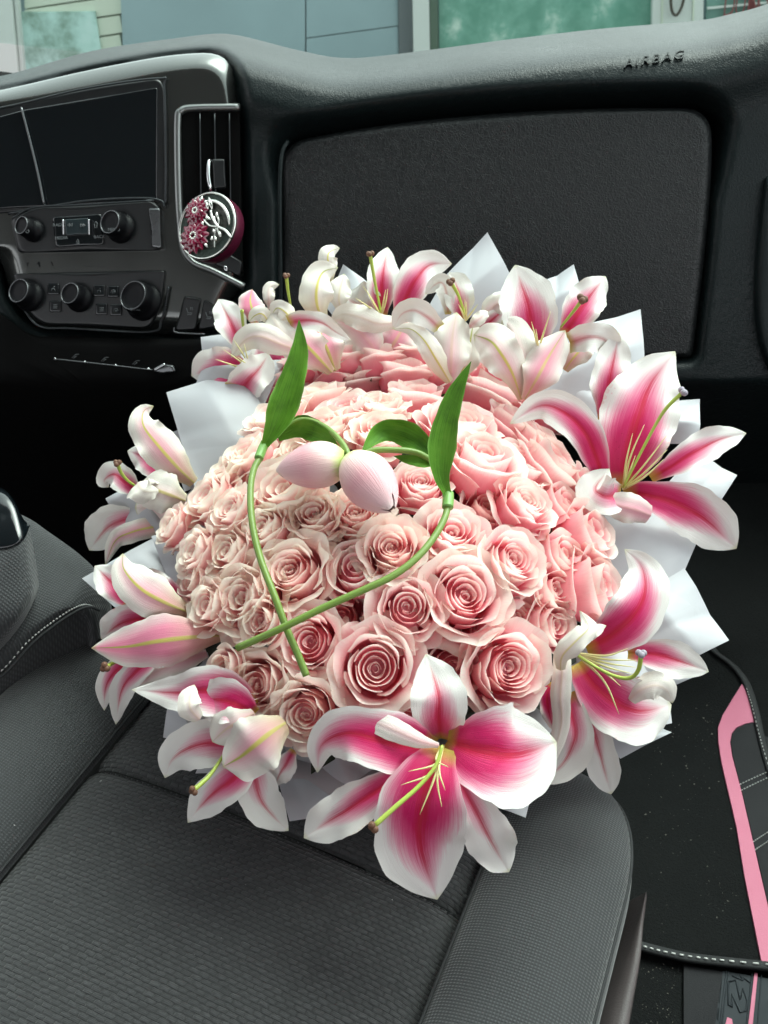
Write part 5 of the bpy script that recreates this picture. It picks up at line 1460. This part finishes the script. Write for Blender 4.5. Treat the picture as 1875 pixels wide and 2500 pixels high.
          ('o', 95, [(290, 890), (240, 740), (170, 620), (110, 550), (15, 515)], dict(dz=-.002, arc=.014, pink=.45, peak=.6, tipk=4, base=.15)),
          ('o', 98, [(300, 890), (290, 760), (270, 620), (230, 480), (180, 430)], dict(dz=.002, arc=.010, pink=.35, rib=.0, tipk=4, base=.15)),
          ('o', 90, [(310, 890), (380, 770), (450, 640), (545, 490)], dict(dz=-.008, arc=.014, pink=.7, rib=.6, base=.2, ruffle=.16))],
  pistil=([(520, 470), (560, 420), (600, 370), (640, 315)], 'b', 34), pz=.0,
  stamens=((390, 600), [(350, 440, 0), (460, 380, 0), (375, 480, 0)])),
]
for i, s in enumerate(LILIES): build_lily(s, i)

# ------------------------------------------------------------------ two tulips bent into a heart
M_TSTEM = plain('tulip_stem_green', (.15, .24, .04), .42, noise_amt=.15, nscale=40)
M_COLLAR = plain('tulip_collar_green', (.16, .34, .07), .4, noise_amt=.1)
def leaf_mat():
    m, nt, b = new_mat('tulip_leaf'); u, v, uv = uv_xy(nt)
    mp = N(nt, 'ShaderNodeMapping'); mp.inputs['Scale'].default_value = (22, 1.5, 1); L(nt, uv, mp.inputs[0])
    no = N(nt, 'ShaderNodeTexNoise', i_Scale=2.0, i_Detail=6.0); L(nt, mp.outputs[0], no.inputs['Vector'])
    v2 = coords(nt); n2 = N(nt, 'ShaderNodeTexNoise', i_Scale=60.0, i_Detail=4.0); L(nt, v2, n2.inputs['Vector'])
    c = ramp(nt, M(nt, 'MULTIPLY', M(nt, 'ADD', no.outputs['Fac'], n2.outputs['Fac']), .5), [(.32, (.04, .11, .006)), (.52, (.085, .24, .012)), (.72, (.14, .29, .03))])
    ed = M(nt, 'MULTIPLY', M(nt, 'SUBTRACT', M(nt, 'ABSOLUTE', M(nt, 'SUBTRACT', u, .5)), .43), 12.0, clamp=True)
    L(nt, mix(nt, M(nt, 'MULTIPLY', ed, .5), c, (.34, .58, .16)), b.inputs['Base Color'])
    b.inputs['Roughness'].default_value = .55
    b.inputs['Specular IOR Level'].default_value = .25
    bump(nt, b, no.outputs['Fac'], .5, .001)
    return m
M_LEAF = leaf_mat()
def bud_mat():
    m, nt, b = new_mat('tulip_bud_petal'); u, v, uv = uv_xy(nt)
    mp = N(nt, 'ShaderNodeMapping'); mp.inputs['Scale'].default_value = (30, 1.2, 1); L(nt, uv, mp.inputs[0])
    no = N(nt, 'ShaderNodeTexNoise', i_Scale=2.0, i_Detail=6.0); L(nt, mp.outputs[0], no.inputs['Vector'])
    vv = M(nt, 'MULTIPLY_ADD', M(nt, 'SUBTRACT', no.outputs['Fac'], .5), .2, v)
    c = ramp(nt, vv, [(.0, (.42, .52, .10)), (.07, (.62, .66, .30)), (.18, (.80, .58, .54)), (.55, (.72, .36, .40)), (.92, (.78, .50, .52)), (1, (.82, .66, .64))])
    L(nt, c, b.inputs['Base Color']); b.inputs['Roughness'].default_value = .42
    b.inputs['Subsurface Weight'].default_value = .0
    bump(nt, b, no.outputs['Fac'], .45, .0012)
    return m
M_BUD = bud_mat()
dd = lambda x, y: (x*D113, y*D113)
def TT_(x, y, off):
    X, Y = dd(x, y); p, n, t = dome(X, Y); return (X, Y, t - off)
def stem(path, rad, name, parent, mat=M_TSTEM):
    pts = crom([P(*TT_(*q)) for q in path], 60)
    mb = MB(); mb.tube(pts, rad, 12); return mb.build(name, mat, parent)
def leaf(path, hw, parent, face='i', lin=None, **k):
    ctrl = [TT_(*q) for q in path]
    if lin is not None: ctrl = [(c[0], c[1], ctrl[0][2] + lin*i/(len(ctrl)-1)) for i, c in enumerate(ctrl)]
    kw = dict(cup=.5, ruffle=.06, base=.35, peak=.4, tipk=1.8); kw.update(k)
    o = lily_petal(ctrl, hw*D113, face, parent, (0, 0, 0), **kw)
    o.name = 'leaf'; o.data.materials.clear(); o.data.materials.append(M_LEAF); o.data.materials.append(M_LEAF)
    return o
def bud(base, tip, rad, off, parent, open_=0.0):
    b0, t1 = P(*TT_(*base, off)), P(*TT_(*tip, off))
    ax = (t1-b0); Lg = ax.length; ax.normalize()
    n = (CAM-b0).normalized(); n = (n-ax*n.dot(ax)).normalized(); s = ax.cross(n)
    r0 = rad*D113*TT_(*base, off)[2]/F_PX
    for k, (ang, lay) in enumerate(((180, 0), (60, 0), (-60, 0), (0 + 118, 1), (-118, 1), (8, 1.4))):
        rows, uvs = [], []
        for i in range(20):
            v = i/19
            rr = r0*(math.sin(math.pi*min(1, (v*.93+.05))**.80)**.68)*(1 + .10*lay)
            rr *= 1 + open_*v*.4*(1 if lay else 0)
            row, ur = [], []
            for j in range(13):
                u = j/12*2-1
                w_ = R_(66)*(1 - max(0, (v-.78)/.22)**2.2*.55)
                a = R_(ang) + u*w_
                q = rr*(1 - .09*abs(u)**3 + .012*math.sin(u*5+k)*v + .03*math.exp(-(u/.15)**2)*(1-v))
                row.append(b0 + ax*(Lg*v*(1.0 + .02*lay)) + (n*math.cos(a) + s*math.sin(a))*q)
                ur.append((j/12, v))
            rows.append(row); uvs.append(ur)
        mb = MB(); mb.grid(rows, uvs); mb.build('petal', M_BUD, parent)

tu1 = thing('tulip', P(*TT_(745, 990, .03)), 'tulip with its pink bud pointing left, stem forming the left half of the heart', 'tulip', 'pair of artificial tulips bent into a heart')
stem([(564, 985, .030), (548, 1015, .030), (541, 1060, .029), (545, 1130, .028), (562, 1205, .027), (592, 1285, .028), (622, 1365, .024), (642, 1410, .022), (662, 1460, .020)], .0028, 'stem', tu1)
stem([(625, 920, .036), (650, 908, .042), (680, 912, .046), (715, 932, .046), (742, 962, .044), (755, 990, .040)], .0026, 'flower_stalk', tu1)
stem([(573, 956, .0335), (566, 972, .033), (559, 990, .032)], .0040, 'collar', tu1, M_COLLAR)
leaf([(573, 962, .036), (600, 910, .045), (628, 830, .055), (646, 760, .060), (646, 690, .060)], 33, tu1, lin=-.012, peak=.30, roll=(-12, 14), tipk=2.0, ruffle=.16, cup=.5, base=.25)
leaf([(600, 945, .036), (650, 925, .040), (690, 935, .040), (715, 955, .036), (742, 985, .030)], 24, tu1, roll=(10, 30), ruffle=.1)
leaf([(610, 935, .034), (650, 905, .030), (690, 908, .030)], 15, tu1, roll=(30, 40))
e = bud((747, 996), (602, 1016), 47, .038, tu1)
tu2 = thing('tulip', P(*TT_(765, 985, .03)), 'tulip with its pink bud pointing down right, stem forming the right half of the heart', 'tulip', 'pair of artificial tulips bent into a heart')
stem([(968, 1080, .026), (962, 1115, .027), (938, 1160, .028), (900, 1205, .030), (850, 1243, .031), (790, 1272, .031), (700, 1312, .032), (610, 1356, .034), (512, 1400, .030)], .0028, 'stem', tu2)
stem([(940, 1000, .032), (900, 978, .042), (850, 972, .044), (805, 974, .044), (770, 990, .040)], .0026, 'flower_stalk', tu2)
stem([(968, 1066, .028), (968, 1080, .028), (967, 1096, .028)], .0046, 'collar', tu2, M_COLLAR)
leaf([(967, 1070, .030), (952, 1020, .040), (958, 940, .052), (980, 860, .056), (1018, 780, .052)], 31, tu2, lin=-.012, peak=.36, roll=(10, -8), tipk=1.7, ruffle=.05, cup=.4, base=.25)
leaf([(945, 1005, .030), (910, 955, .036), (860, 930, .036), (820, 935, .034), (780, 978, .030)], 30, tu2, roll=(-15, -5), cup=.7)
leaf([(950, 1000, .028), (900, 996, .034), (850, 985, .034)], 14, tu2, roll=(20, 0))
bud((758, 992), (845, 1098), 50, .042, tu2, open_=.25)

# ------------------------------------------------------------------ wrapping paper
def paper_mat():
    m, nt, b = new_mat('matte_white_paper'); v = coords(nt)
    no = N(nt, 'ShaderNodeTexNoise', i_Scale=9.0, i_Detail=3.0); L(nt, v, no.inputs['Vector'])
    c = mix(nt, no.outputs['Fac'], (.63, .63, .65), (.55, .56, .59))
    petal_shader(m, nt, b, c, .30, .38)
    b.inputs['Sheen Weight'].default_value = 0
    vw = N(nt, 'ShaderNodeTexVoronoi', feature='DISTANCE_TO_EDGE', i_Scale=11.0); L(nt, v, vw.inputs['Vector'])
    bump(nt, b, M(nt, 'ADD', no.outputs['Fac'], M(nt, 'MULTIPLY', M(nt, 'MINIMUM', vw.outputs['Distance'], .12), 3.0)), .22, .004)
    return m
M_PAPER = paper_mat()
def rim_t(py): return .872 + (1330-max(py, 700))*.00018
APEX = P(900, 1560, .93)
def paper(corners, label, bulge=.01, dz=0.0, crease=0.0, name='wrapping_paper'):
    """four corners (px,py[,dt]) in order inner-left, tip side..., a gently bowed sheet; drawn as bilinear patch"""
    cs = [P(c[0], c[1], rim_t(c[1]) + dz + (c[2] if len(c) > 2 else 0)) for c in corners]
    a, b, c, d = cs
    n_ = ((c-a).cross(d-b)).normalized()
    if n_.dot(CAM-a) < 0: n_ = -n_
    rows, rows2 = [], []
    K = 26
    for i in range(K+1):
        r, r2 = [], []
        for j in range(K+1):
            u, v = j/K, i/K
            p = a.lerp(b, u).lerp(d.lerp(c, u), v)
            h = bulge*math.sin(math.pi*u)*math.sin(math.pi*v)
            cu = .30 + .4*((len(label)*13) % 10)/10 + .15*(v-.5)
            h += crease*(max(0, 1-abs(u-cu)/.5))*(.35+.65*math.sin(math.pi*v))*.6 - crease*.5*max(0, 1-abs(v-.55-.2*(u-.5))/.35)*.5
            q = p + n_*h
            r.append(q); r2.append(q - n_*.0004)
        rows.append(r); rows2.append(r2)
    mb = MB(); mb.grid(rows); mb.grid(rows2, flip=True)
    o = mb.build_at(name, M_PAPER, a)
    finish(o, label, 'wrapping paper', 'white paper sheets wrapped round the bouquet')
    return o
PAPERS = [
 ([(960, 900), (1092, 668), (1190, 567), (1260, 700)], 'white paper corner rising highest at the top, between two lilies', .006, .05),
 ([(830, 800), (790, 740), (838, 645), (930, 720)], 'small white paper corner between the two top left trumpet lilies', .004, .055),
 ([(1230, 900), (1290, 705), (1400, 648), (1440, 820)], 'white paper corner between the two petals of the upper right top lily', .006, .045),
 ([(1300, 1000), (1400, 800), (1564, 755), (1575, 905)], 'white paper corner with a vertical edge, above the upper right lily', .006, .035),
 ([(1300, 1000), (1420, 800), (1560, 880), (1480, 1120)], 'white sheet glimpsed behind the lilies left of the upper right lily', .006, .05),
 ([(1500, 1080), (1560, 960), (1709, 974), (1702, 1090)], 'white paper corner behind the pistil of the upper right lily', .006, .03),
 ([(1560, 1260), (1700, 1100), (1800, 1160), (1735, 1260)], 'white paper corner between the right petals of the upper right lily', .006, .024),
 ([(1380, 1430), (1430, 1200), (1740, 1230), (1600, 1560)], 'long white sheet along the right side under the roses', .012, .022),
 ([(1400, 1560), (1665, 1378), (1778, 1565), (1560, 1680)], 'big white triangle of paper pointing right above the lower right lily', .008, .018),
 ([(1300, 1640), (1610, 1500), (1640, 1766), (1360, 1830)], 'white sheet showing under the lower right lily', .008, .022),
 ([(1330, 1700), (1600, 1755), (1640, 1788), (1515, 1852)], 'frosted sheet lowest at the right under the lily', .004, .05),
 ([(1480, 1640), (1690, 1590), (1700, 1650), (1600, 1700)], 'frosted sheet between the lily petal and the carpet at the right', .004, .034),
 ([(1100, 1790), (1330, 1810), (1283, 1997), (1150, 1950)], 'white paper corner beside the bottom lily over the seat bolster', .006, .018),
 ([(1000, 1800), (1150, 1900), (1100, 2118), (1050, 2120)], 'narrow white paper point behind the bottom lily\'s hanging petal', .004, .022),
 ([(640, 1770), (900, 1760), (960, 1965), (707, 2005)], 'wide white sheet between the two bottom lilies', .008, .016),
 ([(560, 1700), (800, 1720), (700, 1885), (477, 1888)], 'white paper edge between the petals of the lower left lily', .004, .030),
 ([(430, 1560), (640, 1560), (560, 1840), (398, 1800)], 'white sheet behind the lower left lily', .006, .03),
 ([(540, 1560), (600, 1680), (440, 1665), (400, 1640)], 'white fold between the two left lilies', .004, .018),
 ([(200, 1412), (420, 1290), (520, 1500), (330, 1525)], 'broad white sheet reaching to the left between the two left lilies', .008, .022),
 ([(370, 1310), (500, 1290), (560, 1480), (430, 1470)], 'white sheet lying over the broad one at the left', .006, .006),
 ([(258, 1218), (420, 1150), (470, 1300), (310, 1310)], 'small white corner between the petals of the upper left edge lily', .004, .03),
 ([(406, 958), (600, 905), (690, 1110), (475, 1190)], 'tall white sheet below the upper left lily', .008, .026),
 ([(405, 1062), (520, 1020), (560, 1160), (450, 1200)], 'white sheet edge tucked behind the tall one', .004, .042),
 ([(470, 960), (520, 860), (700, 880), (640, 1000)], 'white sheet just visible beneath the upper left lily', .006, .034),
 ([(490, 823), (620, 812), (640, 960), (497, 915)], 'white paper corner beside the seat heater buttons', .004, .045),
]
for k, (cs, lb, bu, dz) in enumerate(PAPERS):
    if k == 18: pass
    paper(cs, lb, bu, dz, .012 + .01*((k*7) % 3))
# the funnel of paper below the flowers, down to the tied end on the seat edge
funnel = []
ux = AX.orthogonal().normalized(); uy = AX.cross(ux)
END = PZ(985, 1770, SZ + .02)
for i in range(14):
    s = i/13
    c = (B0 - AX*.045).lerp(END, s)
    r = lerp(RIM*.93, .035, s**.8)
    funnel.append([c + (ux*math.cos(2*math.pi*k/48) + uy*math.sin(2*math.pi*k/48))*(r*(1+.03*math.sin(k*2.6)*(1-s*.5))) for k in range(48)])
mb = MB(); mb.grid(funnel, closed_u=True); mb.grid([[q + (q-(B0)).normalized()*.0006 for q in r] for r in funnel], closed_u=True)
finish(mb.build_at('paper_funnel', M_PAPER, B0), 'white paper cone gathered under the bouquet, resting on the seat edge', 'wrapping paper')
